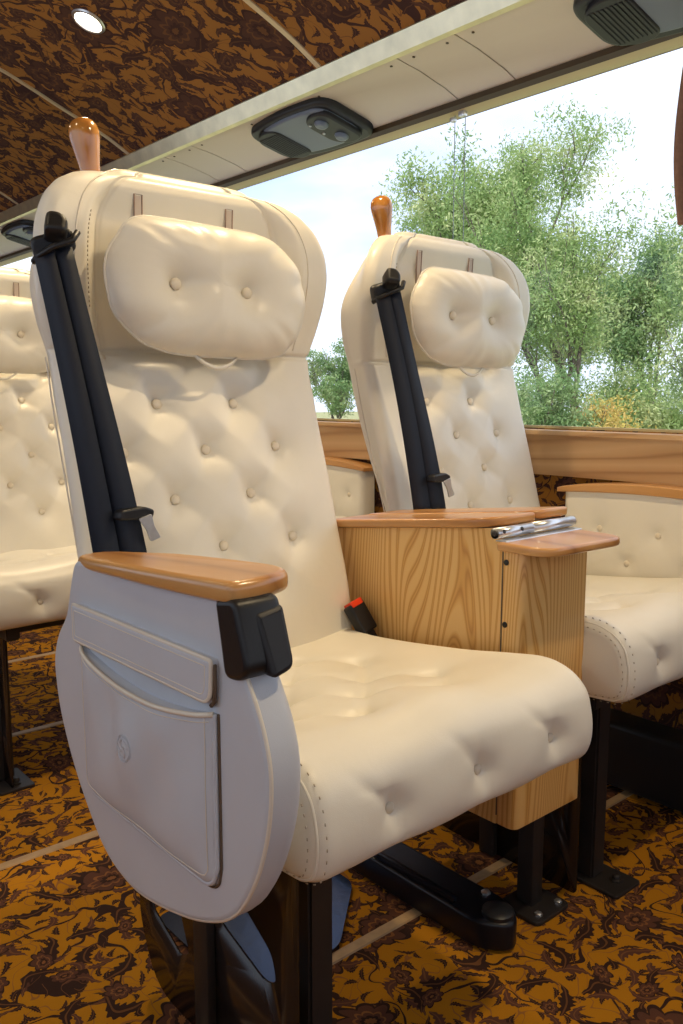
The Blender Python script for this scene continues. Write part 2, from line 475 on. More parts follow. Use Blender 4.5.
# ---- cushion
def make_cushion(root):
    prof = [(.50, .478), (.42, .482), (.32, .492), (.22, .505), (.13, .520), (.075, .527), (.035, .518), (.010, .497),
            (.000, .468), (-.002, .440), (.004, .415), (.018, .402), (.05, .396), (.20, .388), (.36, .382), (.50, .378), (.515, .40), (.515, .455)]
    c = catmull([(p[0], p[1], 0) for p in prof], 12, closed=True)
    pts = np.array([(v.x, v.y) for v in c])
    # resample densely by arclength
    seg = np.roll(pts, -1, 0) - pts; L = np.hypot(seg[:, 0], seg[:, 1]); cum = np.concatenate([[0], np.cumsum(L)])
    tot = cum[-1]; n = 190
    s = np.linspace(0, tot, n, endpoint=False)
    pe = np.vstack([pts, pts[:1]])
    Y = np.interp(s, cum, pe[:, 0]); Z = np.interp(s, cum, pe[:, 1])
    T = np.stack([np.roll(Y, -1) - np.roll(Y, 1), np.roll(Z, -1) - np.roll(Z, 1)], 1); T /= np.linalg.norm(T, axis=1)[:, None]
    Nn = np.stack([T[:, 1], -T[:, 0]], 1)   # outward or inward; check against centroid
    cen = np.array([Y.mean(), Z.mean()])
    if ((Y - cen[0]) * Nn[:, 0] + (Z - cen[1]) * Nn[:, 1]).sum() < 0: Nn = -Nn
    def s_at(y, z): return s[np.argmin((Y - y) ** 2 + (Z - z) ** 2)]
    s_front = s_at(-.001, .446); sp = .072
    btns = [(x, s_front) for x in (-.124, .018, .160)]
    top = []
    for k, yy in enumerate((.12, .20, .28, .36, .44)):
        ss = s_at(yy, .50)
        for x in ((-.071, .071) if k % 2 == 0 else (-.142, 0, .142)):
            top.append((x, ss))
    W = .240; R_ = .022
    xs = [(-W + R_ * (1 - math.sin(PI / 2 * k / 6)), R_ * (1 - math.sin(PI / 2 * (1 - k / 6)))) for k in range(0)]
    st = []
    for k in range(7):
        th = PI / 2 * k / 6
        st.append((-W + R_ * (1 - math.sin(th)), R_ * (1 - math.cos(th))))
    # order from side face (inset) to full
    st = [( -W + R_ * (1 - math.sin(th)), R_ * (1 - math.cos(th))) for th in [PI / 2 * (1 - k / 6) for k in range(7)]]
    left = [(-W + R_ * (1 - math.cos(PI / 2 * k / 6)), R_ * (1 - math.sin(PI / 2 * k / 6))) for k in range(7)]
    mid = [(x, 0) for x in np.linspace(-W + R_, W - R_, 74)[1:-1]]
    right = [(-x, i) for x, i in left[::-1]]
    stations = left + mid + right
    V = []; F = []
    for x, ins in stations:
        a = np.full_like(s, x)
        dd = tuft(a, s, btns, .024, .022, .0, .012)
        # creases running down from the front buttons
        for (bx, bs) in btns:
            t = s - bs
            dd += .004 * np.exp(-((x - bx - .25 * t) / .007) ** 2) * np.exp(-((abs(t) - .020) / .014) ** 2)
            dd += .005 * np.exp(-((x - bx - .9 * t) / .010) ** 2) * np.exp(-((t + .03) / .022) ** 2)
        dt = tuft(a, s, top, .014, .028, .0095, .009, .13)
        dd += dt
        # hollow of the sitting area, raised bolsters at the sides
        hollow = .012 * math.exp(-(x / .16) ** 4) * np.exp(-((Y - .30) / .17) ** 4) * (Nn[:, 1] > .5)
        bow = -.012 * (1 - (x / W) ** 2) * (Nn[:, 1] < -.2) * 0
        off = -(ins + dd + hollow)
        yy = Y + Nn[:, 0] * off; zz = Z + Nn[:, 1] * off
        zz = zz + .004 * np.cos(x * 22) * (Nn[:, 1] > .3)
        for y_, z_ in zip(yy, zz): V.append((x, y_, z_))
    ns = len(stations)
    for i in range(ns - 1):
        for k in range(n):
            k2 = (k + 1) % n; F.append((i * n + k, i * n + k2, (i + 1) * n + k2, (i + 1) * n + k))
    # side faces: shrink to a centre spine, slight dome
    for base, sx in ((0, -1), ((ns - 1) * n, 1)):
        ring = [np.array(V[base + k]) for k in range(n)]; prev = base
        for q, f in enumerate((.9, .6, .3, .05)):
            st0 = len(V)
            for p in ring:
                cy = .25 + (p[1] - .25) * 1; cz = .45
                ny = .06 + (p[1] - .06) * (1 if .06 < p[1] < .44 else f)
                ny = p[1] if .07 < p[1] < .43 else (.07 + (p[1] - .07) * f if p[1] <= .07 else .43 + (p[1] - .43) * f)
                nz = .45 + (p[2] - .45) * f
                V.append((p[0] + sx * .006 * (1 - f), ny, nz))
            for k in range(n):
                k2 = (k + 1) % n; F.append((prev + k, prev + k2, st0 + k2, st0 + k))
            prev = st0
        F.append(tuple(prev + k for k in range(n)))
    cu = mesh('seat_cushion', V, F, M['leather'], root, True)
    for (bx, bs) in btns:
        i = int(np.argmin(np.abs(s - bs)))
        dep = .0225
        hollow = (.012 * math.exp(-(bx / .16) ** 4) * math.exp(-((Y[i] - .30) / .17) ** 4)) if Nn[i, 1] > .5 else 0
        put_button(cu, (bx, Y[i] - Nn[i, 0] * (dep + hollow - .001), Z[i] - Nn[i, 1] * (dep + hollow - .001)), (0, Nn[i, 0], Nn[i, 1]), 1.05)
    # piping + double stitching round the side faces
    rim = [i for i in range(n) if Y[i] < .47]
    st_i = sorted(rim, key=lambda i: s[i])
    # contiguous run that covers top, front and bottom
    run = [i for i in range(n) if Y[i] < .44 and not (Y[i] > .44)]
    for sx in (-1,):
        pth = [(sx * (W - .0062), Y[i] - Nn[i, 0] * .0066, Z[i] - Nn[i, 1] * .0066) for i in run if s[i] < s_at(.44, .38)]
        tube('piping', pth, .0018, M['leather'], cu, 6)
        dashes = []
        for off in (.012, -.010):
            k = 0
            idx = [i for i in run if s[i] < s_at(.30, .385) and Y[i] < .12]
            for a_ in range(0, len(idx) - 1, 2):
                i = idx[a_]; j = idx[a_ + 1]
                x_ = sx * (W - max(off, 0) - (.001 if off > 0 else -.0008))
                ins = .0 if off > 0 else .0125
                o_ = .0004 if off > 0 else 0
                f1 = (x_, Y[i] - Nn[i, 0] * (ins - o_) - 0, Z[i] - Nn[i, 1] * (ins - o_))
                f2 = (x_, Y[i] - Nn[i, 0] * (ins - o_) + T[i, 0] * .003, Z[i] - Nn[i, 1] * (ins - o_) + T[i, 1] * .003)
                dashes.append([f1, f2])
        tubes('stitching', dashes, .0008, M['stitch'], cu, 4)
    return cu

# ---- backrest
ZK = [.40, .47, .543, .646, .749, .871, .944, .99, 1.04, 1.09, 1.13, 1.168, 1.189, 1.202, 1.208]
YF = [.470, .485, .500, .528, .555, .590, .606, .599, .588, .582, .584, .594, .605, .618, .632]   # bolster front
HW = [.229, .235, .239, .238, .236, .235, .236, .249, .258, .260, .252, .229, .202, .168, .130]
XO = .012
YB = [.535, .548, .562, .600, .650, .698, .718, .722, .720, .712, .700, .690, .684, .678, .670]
def interp_c(x, X, Yv):
    """smooth monotone-ish interpolation through points"""
    X = np.array(X); Yv = np.array(Yv); m = np.gradient(Yv, X)
    x = np.clip(x, X[0], X[-1]); i = np.clip(np.searchsorted(X, x) - 1, 0, len(X) - 2)
    h = X[i + 1] - X[i]; t = (x - X[i]) / h
    return ((2 * t ** 3 - 3 * t ** 2 + 1) * Yv[i] + (t ** 3 - 2 * t ** 2 + t) * h * m[i] + (-2 * t ** 3 + 3 * t ** 2) * Yv[i + 1] + (t ** 3 - t ** 2) * h * m[i + 1])
BB = []
for r_, zz_ in enumerate((.935, .865, .792, .718, .640, .565)):
    for x_ in ((-.14, 0, .14) if r_ % 2 == 0 else (-.07, .07)): BB.append((x_ + (.935 - zz_) * .030, zz_ + (.935 - zz_) * .012))

def back_center(z):      # the padded middle lies a little behind the bolsters
    return interp_c(z, ZK, YF)
def front_y(x, z):
    hw = interp_c(z, ZK, HW)
    u = np.abs(x - XO) / hw
    yb = back_center(z)
    low = smooth01((.95 - z) / .03)            # 1 in the tufted zone
    # tufted zone: gently domed, headrest zone: flat middle sunk between two wings
    dome = -.012 * (1 - u ** 2)
    head = .030 * (1 - smooth01((u - .60) / .16)) * smooth01((1.206 - z) / .075)
    y = yb + low * dome + (1 - low) * head
    # shadow gap at the cross seam
    y = y + .007 * np.exp(-((z - .945) / .004) ** 2)
    return y, low

def make_back(root):
    zs = np.concatenate([np.linspace(.40, .93, 112), np.linspace(.934, .956, 12), np.linspace(.961, 1.13, 36), np.linspace(1.134, 1.208, 26)])
    NF = 96; RS = 7; NB = 14
    V = []; F = []
    for z in zs:
        hw = float(interp_c(z, ZK, HW)); yb = float(interp_c(z, ZK, YB))
        r = .020
        # front run
        xs = np.linspace(-hw + r, hw - r, NF) + XO
        y, low = front_y(xs, np.full(NF, z))
        d = tuft(xs, np.full(NF, z), BB, .021, .030, .0050, .011, .115) * low
        edge = smooth01((hw - .012 - np.abs(xs - XO)) / .02)
        # the tufts fade out under the wings
        y = y + d * edge
        # seam that parts the wings from the headrest panel
        hz = 1 - low
        y = y + hz * .006 * np.exp(-((np.abs(xs - XO) - .63 * hw) / .0035) ** 2)
        ring = [(x_, y_) for x_, y_ in zip(xs, y)]
        yfe = float(y[-1])
        hwb = hw * (.895 - .10 * float(smooth01(np.array((z - 1.04) / .12))))
        # right corner, side, back corner
        side = []
        for k in range(1, RS + 1):
            th = PI / 2 * k / RS; side.append((hw - r + r * math.sin(th), yfe + r * (1 - math.cos(th))))
        rb = min(.03, (yb - yfe) * .4)
        y_s0 = yfe + r; y_s1 = yb - rb
        for k in range(1, 7):
            t = k / 6; side.append((hw + (hwb - hw) * t, y_s0 + (y_s1 - y_s0) * t))
        for k in range(1, RS + 1):
            th = PI / 2 * k / RS; side.append((hwb - rb + rb * math.cos(th), y_s1 + rb * math.sin(th)))
        back = [((hwb - rb) * (1 - 2 * k / NB), yb) for k in range(1, NB)]
        ring += side + back + [(-a, b_) for a, b_ in side[::-1]]
        for q_, (x_, y_) in enumerate(ring): V.append((x_ if q_ < NF else x_ + XO, y_, z))
    n = len(V) // len(zs)
    for i in range(len(zs) - 1):
        for k in range(n):
            k2 = (k + 1) % n; F.append((i * n + k, i * n + k2, (i + 1) * n + k2, (i + 1) * n + k))
    # rounded crown
    prev = (len(zs) - 1) * n; ring = [np.array(V[prev + k]) for k in range(n)]
    cy = (ring[0][1] + yb) / 2
    for f, dz in ((.9, .0045), (.7, .008), (.4, .0105), (.1, .0115)):
        st = len(V)
        for p in ring: V.append((XO + (p[0] - XO) * (1 - (1 - f) * .35), cy + (p[1] - cy) * f, p[2] + dz))
        for k in range(n):
            k2 = (k + 1) % n; F.append((prev + k, prev + k2, st + k2, st + k))
        prev = st
    F.append(tuple(prev + k for k in range(n))); F.append(tuple(range(n)))
    bk = mesh('backrest', V, F, M['leather'], root, True)
    def fy(x, z):
        y, low = front_y(np.array([x]), np.array([z])); return float(y[0])
    for (bx, bz) in BB:
        if abs(bx) > float(interp_c(bz, ZK, HW)) - .03: continue
        sl = (fy(bx, bz + .02) - fy(bx, bz - .02)) / .04
        put_button(bk, (bx, fy(bx, bz) + .0195, bz), (0, -1, sl), 1.25)
    # stitched seams on the wings and over the top
    for sx in (-1, 1):
        pth = []; pth2 = []
        for z in np.linspace(.956, 1.200, 40):
            hw = float(interp_c(z, ZK, HW)); x = sx * hw * .80 + XO
            pth.append((x, fy(x, z) - .0003, z)); x2 = sx * hw * .72 + XO
            pth2.append((x2, fy(x2, z) - .0003, z))
        tube('seam', pth, .0012, M['piping'], bk, 5)
        if sx < 0:
            d = [[pth2[i], pth2[i + 1]] for i in range(8, 30)]
            dd = []
            for a_, b_ in d:
                a_ = Vector(a_); b_ = Vector(b_); dd.append([a_, a_ + (b_ - a_) * .5])
            tubes('stitching', dd, .0009, M['stitch'], bk, 4)
        # long side seam following the body edge
        ps = []
        for z in np.linspace(.56, .935, 40):
            hw = float(interp_c(z, ZK, HW)); yb = float(interp_c(z, ZK, YB)); y0 = fy(hw - .02, z) + .02
            t = .45; ps.append((XO + sx * (hw - hw * .105 * t + .0004), y0 + (yb - y0) * t, z))
        tube('seam', ps, .0013, M['piping'], bk, 5)
    # two slots with pale zips for the headrest straps
    for x in (-.083, .078):
        y0 = fy(x, 1.176); y1 = fy(x, 1.11)
        prism_pts = [(x - .0065, y1 - .0006, 1.110), (x + .0065, y1 - .0006, 1.110), (x + .0065, y0 - .0006, 1.176), (x - .0065, y0 - .0006, 1.176)]
        tube('slot_binding', prism_pts, .0011, M['slot'], bk, 5, True)
        mesh('zip', [(x - .0052, y1 - .0004, 1.112), (x + .0052, y1 - .0004, 1.112), (x + .0052, y0 - .0004, 1.174), (x - .0052, y0 - .0004, 1.174), (x - .0052, y1 + .004, 1.112), (x + .0052, y1 + .004, 1.112), (x + .0052, y0 + .004, 1.174), (x - .0052, y0 + .004, 1.174)], [(0, 1, 2, 3), (4, 5, 6, 7), (0, 1, 5, 4), (1, 2, 6, 5), (2, 3, 7, 6), (3, 0, 4, 7)], M['zip'], bk, False)
    return bk, fy

# ---- head pillow
def make_pillow(root, fy):
    # outline in the pillow plane
    oc = [(-.170, -.035), (-.176, .02), (-.158, .062), (-.125, .093), (-.06, .096), (.02, .094), (.10, .088), (.150, .058), (.172, .01),
          (.166, -.045), (.138, -.082), (.10, -.100), (.02, -.101), (-.06, -.099), (-.115, -.088), (-.148, -.064)]
    cc = catmull([(a, b_, 0) for a, b_ in oc], 9, closed=True); P = np.array([(v.x, v.y) for v in cc]); n = len(P)
    wob = RNG.normal(size=n); wob = np.convolve(np.concatenate([wob, wob, wob]), np.ones(5) / 5, 'same')[n:2 * n]
    P *= (1 + .010 * wob)[:, None]
    btn = [(-.078, .000), (.046, -.004)]
    V = []; F = []
    K = 26
    rings = []
    def prof(rho): return (1 - rho ** 3.2) ** .62
    for side, H in ((1, .052), (-1, .030)):
        for k in range(K + 1):
            rho = math.sin(PI / 2 * k / K) if side == 1 else math.sin(PI / 2 * (K - k) / K)
            if side == -1 and k == 0: continue
            rings.append((rho, side * H * prof(min(rho, 1))))
    rings = rings[:]  # centre-front -> rim -> centre-back
    for rho, h in rings:
        a = P[:, 0] * rho; b_ = P[:, 1] * rho
        d = np.zeros(n)
        if h > 0:
            d = tuft(a, b_, btn, .030, .040, .008, .014, .16)
            # puckers running in from the rim
            th = np.arctan2(b_, a)
            d += .0045 * np.sin(th * 13 + 1.6 * np.sin(th * 3)) * rho ** 5 * (1 - rho ** 12)
            for (u, v, w_) in ((-.11, .07, .9), (.12, -.07, .8), (.11, .07, .6), (-.12, -.06, .6)):
                q = np.hypot(a - u, b_ - v); d += .004 * w_ * np.exp(-(((a - u) * v - (b_ - v) * u) / .0012) ** 2 / 1.0) * np.exp(-(q / .035) ** 2)
        for i in range(n): V.append((a[i], -(h - d[i] * (h > 0)), b_[i]))
    for k in range(len(rings) - 1):
        for i in range(n):
            j = (i + 1) % n; F.append((k * n + i, k * n + j, (k + 1) * n + j, (k + 1) * n + i))
    z0 = 1.038; tilt = math.radians(-3)
    Mx = Matrix.Translation((.006, .545, z0)) @ Matrix.Rotation(tilt, 4, 'X')
    V2 = [Mx @ Vector(v) for v in V]
    pl = mesh('head_pillow', V2, F, M['leather'], root, True)
    for (u, v) in btn:
        put_button(pl, Mx @ Vector((u, -.0215, v)), (0, -1, 0), 1.35)
    # rim welt and the little strap loop beneath
    tube('welt', [Mx @ Vector((p[0] * 1.000, 0, p[1] * 1.000)) for p in P], .0020, M['leather'], pl, 6, True)
    lp = catmull([(-.045, .0, -.092), (-.03, -.004, -.108), (-.005, -.006, -.118), (.02, -.005, -.112), (.045, .0, -.094)], 6)
    Vs = []; Fs = []
    for i, p in enumerate(lp):
        for dx in ((0, 0, -.003), (0, -.0015, .003)):
            Vs.append(Mx @ (p + Vector(dx)))
        for dx in ((0, .002, -.003), (0, .002, .003)):
            Vs.append(Mx @ (p + Vector(dx)))
    for i in range(len(lp) - 1):
        a = i * 4; c = a + 4
        Fs += [(a, a + 1, c + 1, c), (a + 1, a + 3, c + 3, c + 1), (a + 3, a + 2, c + 2, c + 3), (a + 2, a, c, c + 2)]
    mesh('strap_loop', Vs, Fs, M['leather'], pl, True)
    return pl

# ---- side panel with pocket
PX0, PX1 = -.316, -.272
def make_panel(root, pocket=True):
    pan = [(.352, .690, .014), (.368, .655, .02), (.382, .615, .02), (.414, .585, .03), (.428, .55, .03), (.418, .49, .03), (.384, .430, .03), (.345, .385, .04), (.30, .345, .04), (.235, .330, .04),
           (.17, .340, .04), (.09, .362, .04), (.025, .396, .04), (-.012, .455, .04), (-.030, .51, .04), (-.034, .56, .03), (-.022, .600, .03), (.012, .655, .03), (.036, .704, .006)]
    poly = round_poly(pan, .02, 5)
    p = prism('side_panel', poly, 'x', PX0, PX1, M['leather_skylit'], root, (.006, .020), 5)
    # raised welt round the outer rim
    ring = [(PX0 + .0035, a, b_) for a, b_ in poly if b_ < .66]
    k0 = max(range(len(ring)), key=lambda i: (Vector(ring[i]) - Vector(ring[i - 1])).length)
    ring = ring[k0:] + ring[:k0]
    cy = .19; cz = .5
    ring = [(x, a + (cy - a) * .008, b_ + (cz - b_) * .008) for x, a, b_ in ring]
    tube('piping', ring, .0022, M['piping'], p, 6)
    # sunk shoulder where the control block sits is covered by the block; seam down the front face
    if pocket:
        # pocket bag: rounded rectangle of leather on the outer face, gathered under a sagging lip
        ya, yb_, za, zb = .047, .329, .418, .592
        ny, nz = 64, 48; V = []; F = []; cr = .024
        for j in range(nz + 1):
            tz = j / nz
            for i in range(ny + 1):
                ty = i / ny; y = ya + (yb_ - ya) * ty
                ztop = zb - .017 * math.sin(PI * ty) ** .9
                e = min(y - ya, yb_ - y)
                zbot = za + (cr - math.sqrt(max(0, cr * cr - (cr - e) ** 2)) if e < cr else 0)
                z = zbot + (ztop - zbot) * tz
                ed = min(e, z - zbot + .001)
                rim = 1 - math.exp(-max(ed, 0) / .010)
                s1 = math.sin(PI * ty)
                fold = (.0062 * math.sin(y * 40 + z * 36 + .6) * s1 * (.35 + .65 * tz) + .0038 * math.sin(y * 72 - z * 26 + 1.1) * s1 * tz ** 1.5) * (1 - tz ** 5 * .9)
                V.append((PX0 - (.0035 + .007 * rim + .010 * s1 ** .7 * math.sin(PI * min(tz * .75 + .08, 1)) ** .8 * rim + fold * rim), y, z))
        W_ = ny + 1
        for j in range(nz):
            for i in range(ny): F.append((j * W_ + i, j * W_ + i + 1, (j + 1) * W_ + i + 1, (j + 1) * W_ + i))
        per = [i for i in range(W_)] + [j * W_ + ny for j in range(1, nz + 1)] + [nz * W_ + i for i in range(ny - 1, -1, -1)] + [j * W_ for j in range(nz - 1, 0, -1)]
        b0 = len(V)
        for q in per: V.append((PX0 + .001, V[q][1], V[q][2]))
        m_ = len(per)
        for q in range(m_):
            r = (q + 1) % m_; F.append((per[q], per[r], b0 + r, b0 + q))
        top = [V[nz * W_ + i] for i in range(W_)]
        sides = [V[j * W_] for j in range(nz, -1, -1)] + [V[i] for i in range(1, W_)] + [V[j * W_ + ny] for j in range(1, nz + 1)]
        pk = mesh('pocket', V, F, M['leather_skylit'], p, True, 60)
        tube('pocket_lip', [(x - .0006, y, z) for x, y, z in top], .0026, M['piping'], pk, 8)
        tube('piping', [(x + .0006, y, z) for x, y, z in sides], .0026, M['leather_skylit'], pk, 6)
        tube('dark_edging', [(PX0 - .0006, y + (-.0035 if y < .1 else .0035 if y > .3 and z > .44 else 0), z - (.0035 if z < .43 else 0)) for x, y, z in sides[:-1]][:-60], .0014, M['dark_edge'], pk, 6)
        # stitching just inside the rim follows the bag surface
        inner = [V[j * W_ + 2] for j in range(nz - 1, 3, -1)] + [V[3 * W_ + i] for i in range(3, ny - 2)] + [V[j * W_ + ny - 2] for j in range(4, nz)]
        tube('seam', [(x - .0002, y, z) for x, y, z in inner], .0006, M['piping'], pk, 4)
        tube('seam', [(x - .0003, y, z) for x, y, z in V[(nz - 2) * W_ + 1:(nz - 2) * W_ + ny - 1]], .0006, M['piping'], pk, 4)
        # debossed round emblem with interlaced strokes
        iy = int(round((.186 - ya) / (yb_ - ya) * ny)); jz = int(.66 * nz)
        ex, ey, ez = V[jz * W_ + iy]
        def onbag(y, z):
            i_ = min(max(int(round((y - ya) / (yb_ - ya) * ny)), 0), ny); j_ = min(max(int(round(jz + (z - ez) / (zb - za) * nz)), 0), nz)
            return (V[j_ * W_ + i_][0] - .0003, y, z)
        E_ = []
        for r_ in (.0135, .0120): E_.append([onbag(ey + r_ * math.cos(t), ez + r_ * 1.05 * math.sin(t)) for t in np.linspace(0, 2 * PI, 34)])
        for st in ([(-.006, .006), (.001, .0095), (.006, .005), (.001, .0008), (-.005, -.003), (-.002, -.009), (.006, -.006)],
                   [(-.009, .001), (-.003, .003), (.003, -.003), (.009, -.001)], [(-.003, -.010), (-.004, -.002), (.002, .004), (.004, .010)]):
            E_.append([onbag(ey + v.x, ez + v.y) for v in catmull([(a, b_, 0) for a, b_ in st], 5)])
        tubes('emblem', E_, .0005, M['leather_skylit'], pk, 5)
        # flap
        fp = round_poly([(.043, .644, .004), (.340, .640, .003), (.340, .598, .004), (.046, .603, .014)], .01, 5)
        fl = prism('pocket_flap', fp, 'x', PX0 + .002, PX0 - .010, M['leather_skylit'], p, (0, .0025), 3)
        tube('edge_binding', [(PX0 - .008, a, b_) for a, b_ in fp], .0022, M['piping'], fl, 6, True)
        tube('dark_edging', [(PX0 - .005, .0422, .640), (PX0 - .005, .0422, .622), (PX0 - .004, .0450, .604), (PX0 - .003, .052, .5985)], .0022, M['dark_edge'], fl, 6)
        fs = round_poly([(.050, .638, .003), (.334, .634, .003), (.334, .604, .004), (.053, .609, .010)], .01, 5)
        tube('seam', [(PX0 - .0101, a, b_) for a, b_ in fs], .0006, M['piping'], fl, 4, True)
    # wooden armrest, narrow at the back
    arm = [(.356, -.312, .012), (.362, -.275, .018), (.335, -.256, .02), (.28, -.246, .03), (.20, -.236, .04), (.12, -.232, .04), (.062, -.231, .02), (.030, -.243, .02), (.012, -.284, .02), (.014, -.322, .012), (.12, -.328, .05), (.25, -.326, .05)]
    ap = round_poly([(b_, a, r) for a, b_, r in arm], .02, 6)
    ar = prism('armrest', ap, 'z', .6990, .7190, M['oak'], root, (.006, .008), 4)
    for v in ar.data.vertices:
        x, y, z = v.co
        if z > .71: v.co.z = z = z - .005 * float(smooth01(np.array((y - .02) / .3)))
        v.co.z = z + (.03 - y) * .048 - .004 * smooth01(np.array((y - .22) / .13)).item()
    return p

def make_control(root):
    c = empty('armrest_control', (0, 0, 0)); c.parent = root
    pl = round_poly([(.040, .700, .006), (.008, .706, .010), (-.012, .646, .012), (.002, .634, .010), (.026, .631, .010)], .01, 5)
    prism('control_housing', pl, 'x', -.322, -.272, M['black'], c, (.005, .008), 4)
    lv = [(-.304, .692, .005), (-.272, .696, .006), (-.274, .642, .009), (-.300, .636, .007)]
    o = prism('release_lever', round_poly(lv, .008, 4), 'y', .006, -.0085, M['black2'], c, (0, .005), 3)
    for v in o.data.vertices: v.co.y += (v.co.z - .640) * .38 - .010
    return c

# ---- seat belt
def ribbon(name, left, right, th, mat, parent):
    n = len(left); V = []; F = []
    for a, b_ in zip(left, right):
        a = Vector(a); b_ = Vector(b_); V += [a, b_]
    for i in range(n - 1): F.append((2 * i, 2 * i + 1, 2 * i + 3, 2 * i + 2))
    o = mesh(name, V, F, mat, parent, True)
    m_ = o.modifiers.new('thickness', 'SOLIDIFY'); m_.thickness = th; m_.offset = 0
    return o

def make_belt(root, fy):
    L1 = []; R1 = []; R2 = []
    lp = lambda p, q, t: tuple(a + (b_ - a) * t for a, b_ in zip(p, q))
    for k in range(25):
        t = k / 24; sag = -.008 * math.sin(PI * t)
        a = lp((-.272, .540, 1.064), (-.240, .462, .655), t); m_ = lp((-.253, .520, 1.068), (-.208, .448, .655), t); c = lp((-.230, .514, 1.072), (-.172, .446, .658), t)
        tw = .004 * math.sin(t * 5)
        L1.append((a[0], a[1] + sag, a[2])); R1.append((m_[0], m_[1] + sag, m_[2])); R2.append((c[0], c[1] + sag + tw, c[2]))
    b = empty('seat_belt', (0, 0, 0)); b.parent = root
    ribbon('belt_strap', L1, R1, .0016, M['belt'], b)
    ribbon('belt_strap', [(x + .001, y + .004, z) for x, y, z in R1], R2, .0016, M['belt'], b)
    # guide on the shoulder wing
    pts = round_poly([(-.030, -.016), (.026, -.018), (.030, .012), (-.026, .016)], .01, 4)
    g = prism('belt_guide', pts, 'y', -.010, .016, M['black'], b, .005, 3)
    g.matrix_local = Matrix.Translation((-.246, .538, 1.078)) @ Matrix.Rotation(math.radians(-24), 4, 'Y') @ Matrix.Rotation(math.radians(-20), 4, 'Z')
    kb = prism('guide_knob', round_poly([(-.015, -.014), (.013, -.016), (.017, .004), (.008, .016), (-.010, .017)], .008, 5), 'z', -.010, .020, M['black'], b, (.004, .007), 4)
    kb.matrix_local = frame_to((-.248, .525, 1.094), (-.30, -.80, .45))
    tube('guide_loop', [(-.268, .550, 1.054), (-.266, .536, 1.060), (-.255, .516, 1.070), (-.232, .508, 1.080), (-.222, .514, 1.092)], .0045, M['black'], b, 8)
    # tongue
    tg = prism('tongue_grip', round_poly([(-.012, -.006), (.042, -.009), (.046, .003), (.030, .009), (-.008, .007)], .005, 4), 'y', -.012, .006, M['black'], b, .003, 3)
    tg.matrix_local = Matrix.Translation((-.206, .448, .722)) @ Matrix.Rotation(math.radians(8), 4, 'Z')
    tn = round_poly([(.0, .0), (.020, .0), (.019, -.018), (.0235, -.036), (.007, -.036), (.006, -.018)], .003, 3)
    bm_t = prism('tongue_blade', tn, 'y', -.0015, .0015, M['steel'], b, .0006, 1)
    bm_t.matrix_local = Matrix.Translation((-.188, .436, .716)) @ Matrix.Rotation(math.radians(-16), 4, 'Y')
    sl = prism('blade_slot', round_poly([(.009, -.024), (.019, -.024), (.0195, -.030), (.010, -.030)], .002, 3), 'y', -.0022, .0022, M['black'], b, 0)
    sl.matrix_local = bm_t.matrix_local.copy()
    return b

def make_buckle(root):
    c = empty('belt_buckle', (0, 0, 0)); c.parent = root
    Mx = Matrix.Translation((.243, .450, .478)) @ Matrix.Rotation(math.radians(-30), 4, 'X') @ Matrix.Rotation(math.radians(-14), 4, 'Y')
    o = prism('buckle_body', round_poly([(-.017, 0), (.017, 0), (.018, .055), (-.018, .055)], .005, 3), 'y', -.011, .011, M['black'], c, .004, 3); o.matrix_local = Mx
    r = prism('release_button', round_poly([(-.0135, .048), (.0135, .048), (.0135, .0590), (-.0135, .0590)], .002, 2), 'y', -.0125, .0085, M['red'], c, .0015, 2); r.matrix_local = Mx
    s = prism('buckle_stalk', [(-.010, -.06), (.010, -.06), (.011, .002), (-.011, .002)], 'y', -.004, .004, M['black2'], c, .002, 2); s.matrix_local = Mx

def make_knob(root):
    Mx = frame_to((-.128, .664, 1.192), (-.14, .02, 1))
    prof = [(.0115, .0), (.0118, .012), (.0135, .030), (.0165, .050), (.0190, .066), (.0195, .074), (.0180, .083), (.0140, .090), (.0080, .094), (.001, .0955)]
    prof = [(r * 1.18, z) for r, z in prof]
    return lathe('grab_handle', prof, M['knob_wood'], root, 28, Mx)

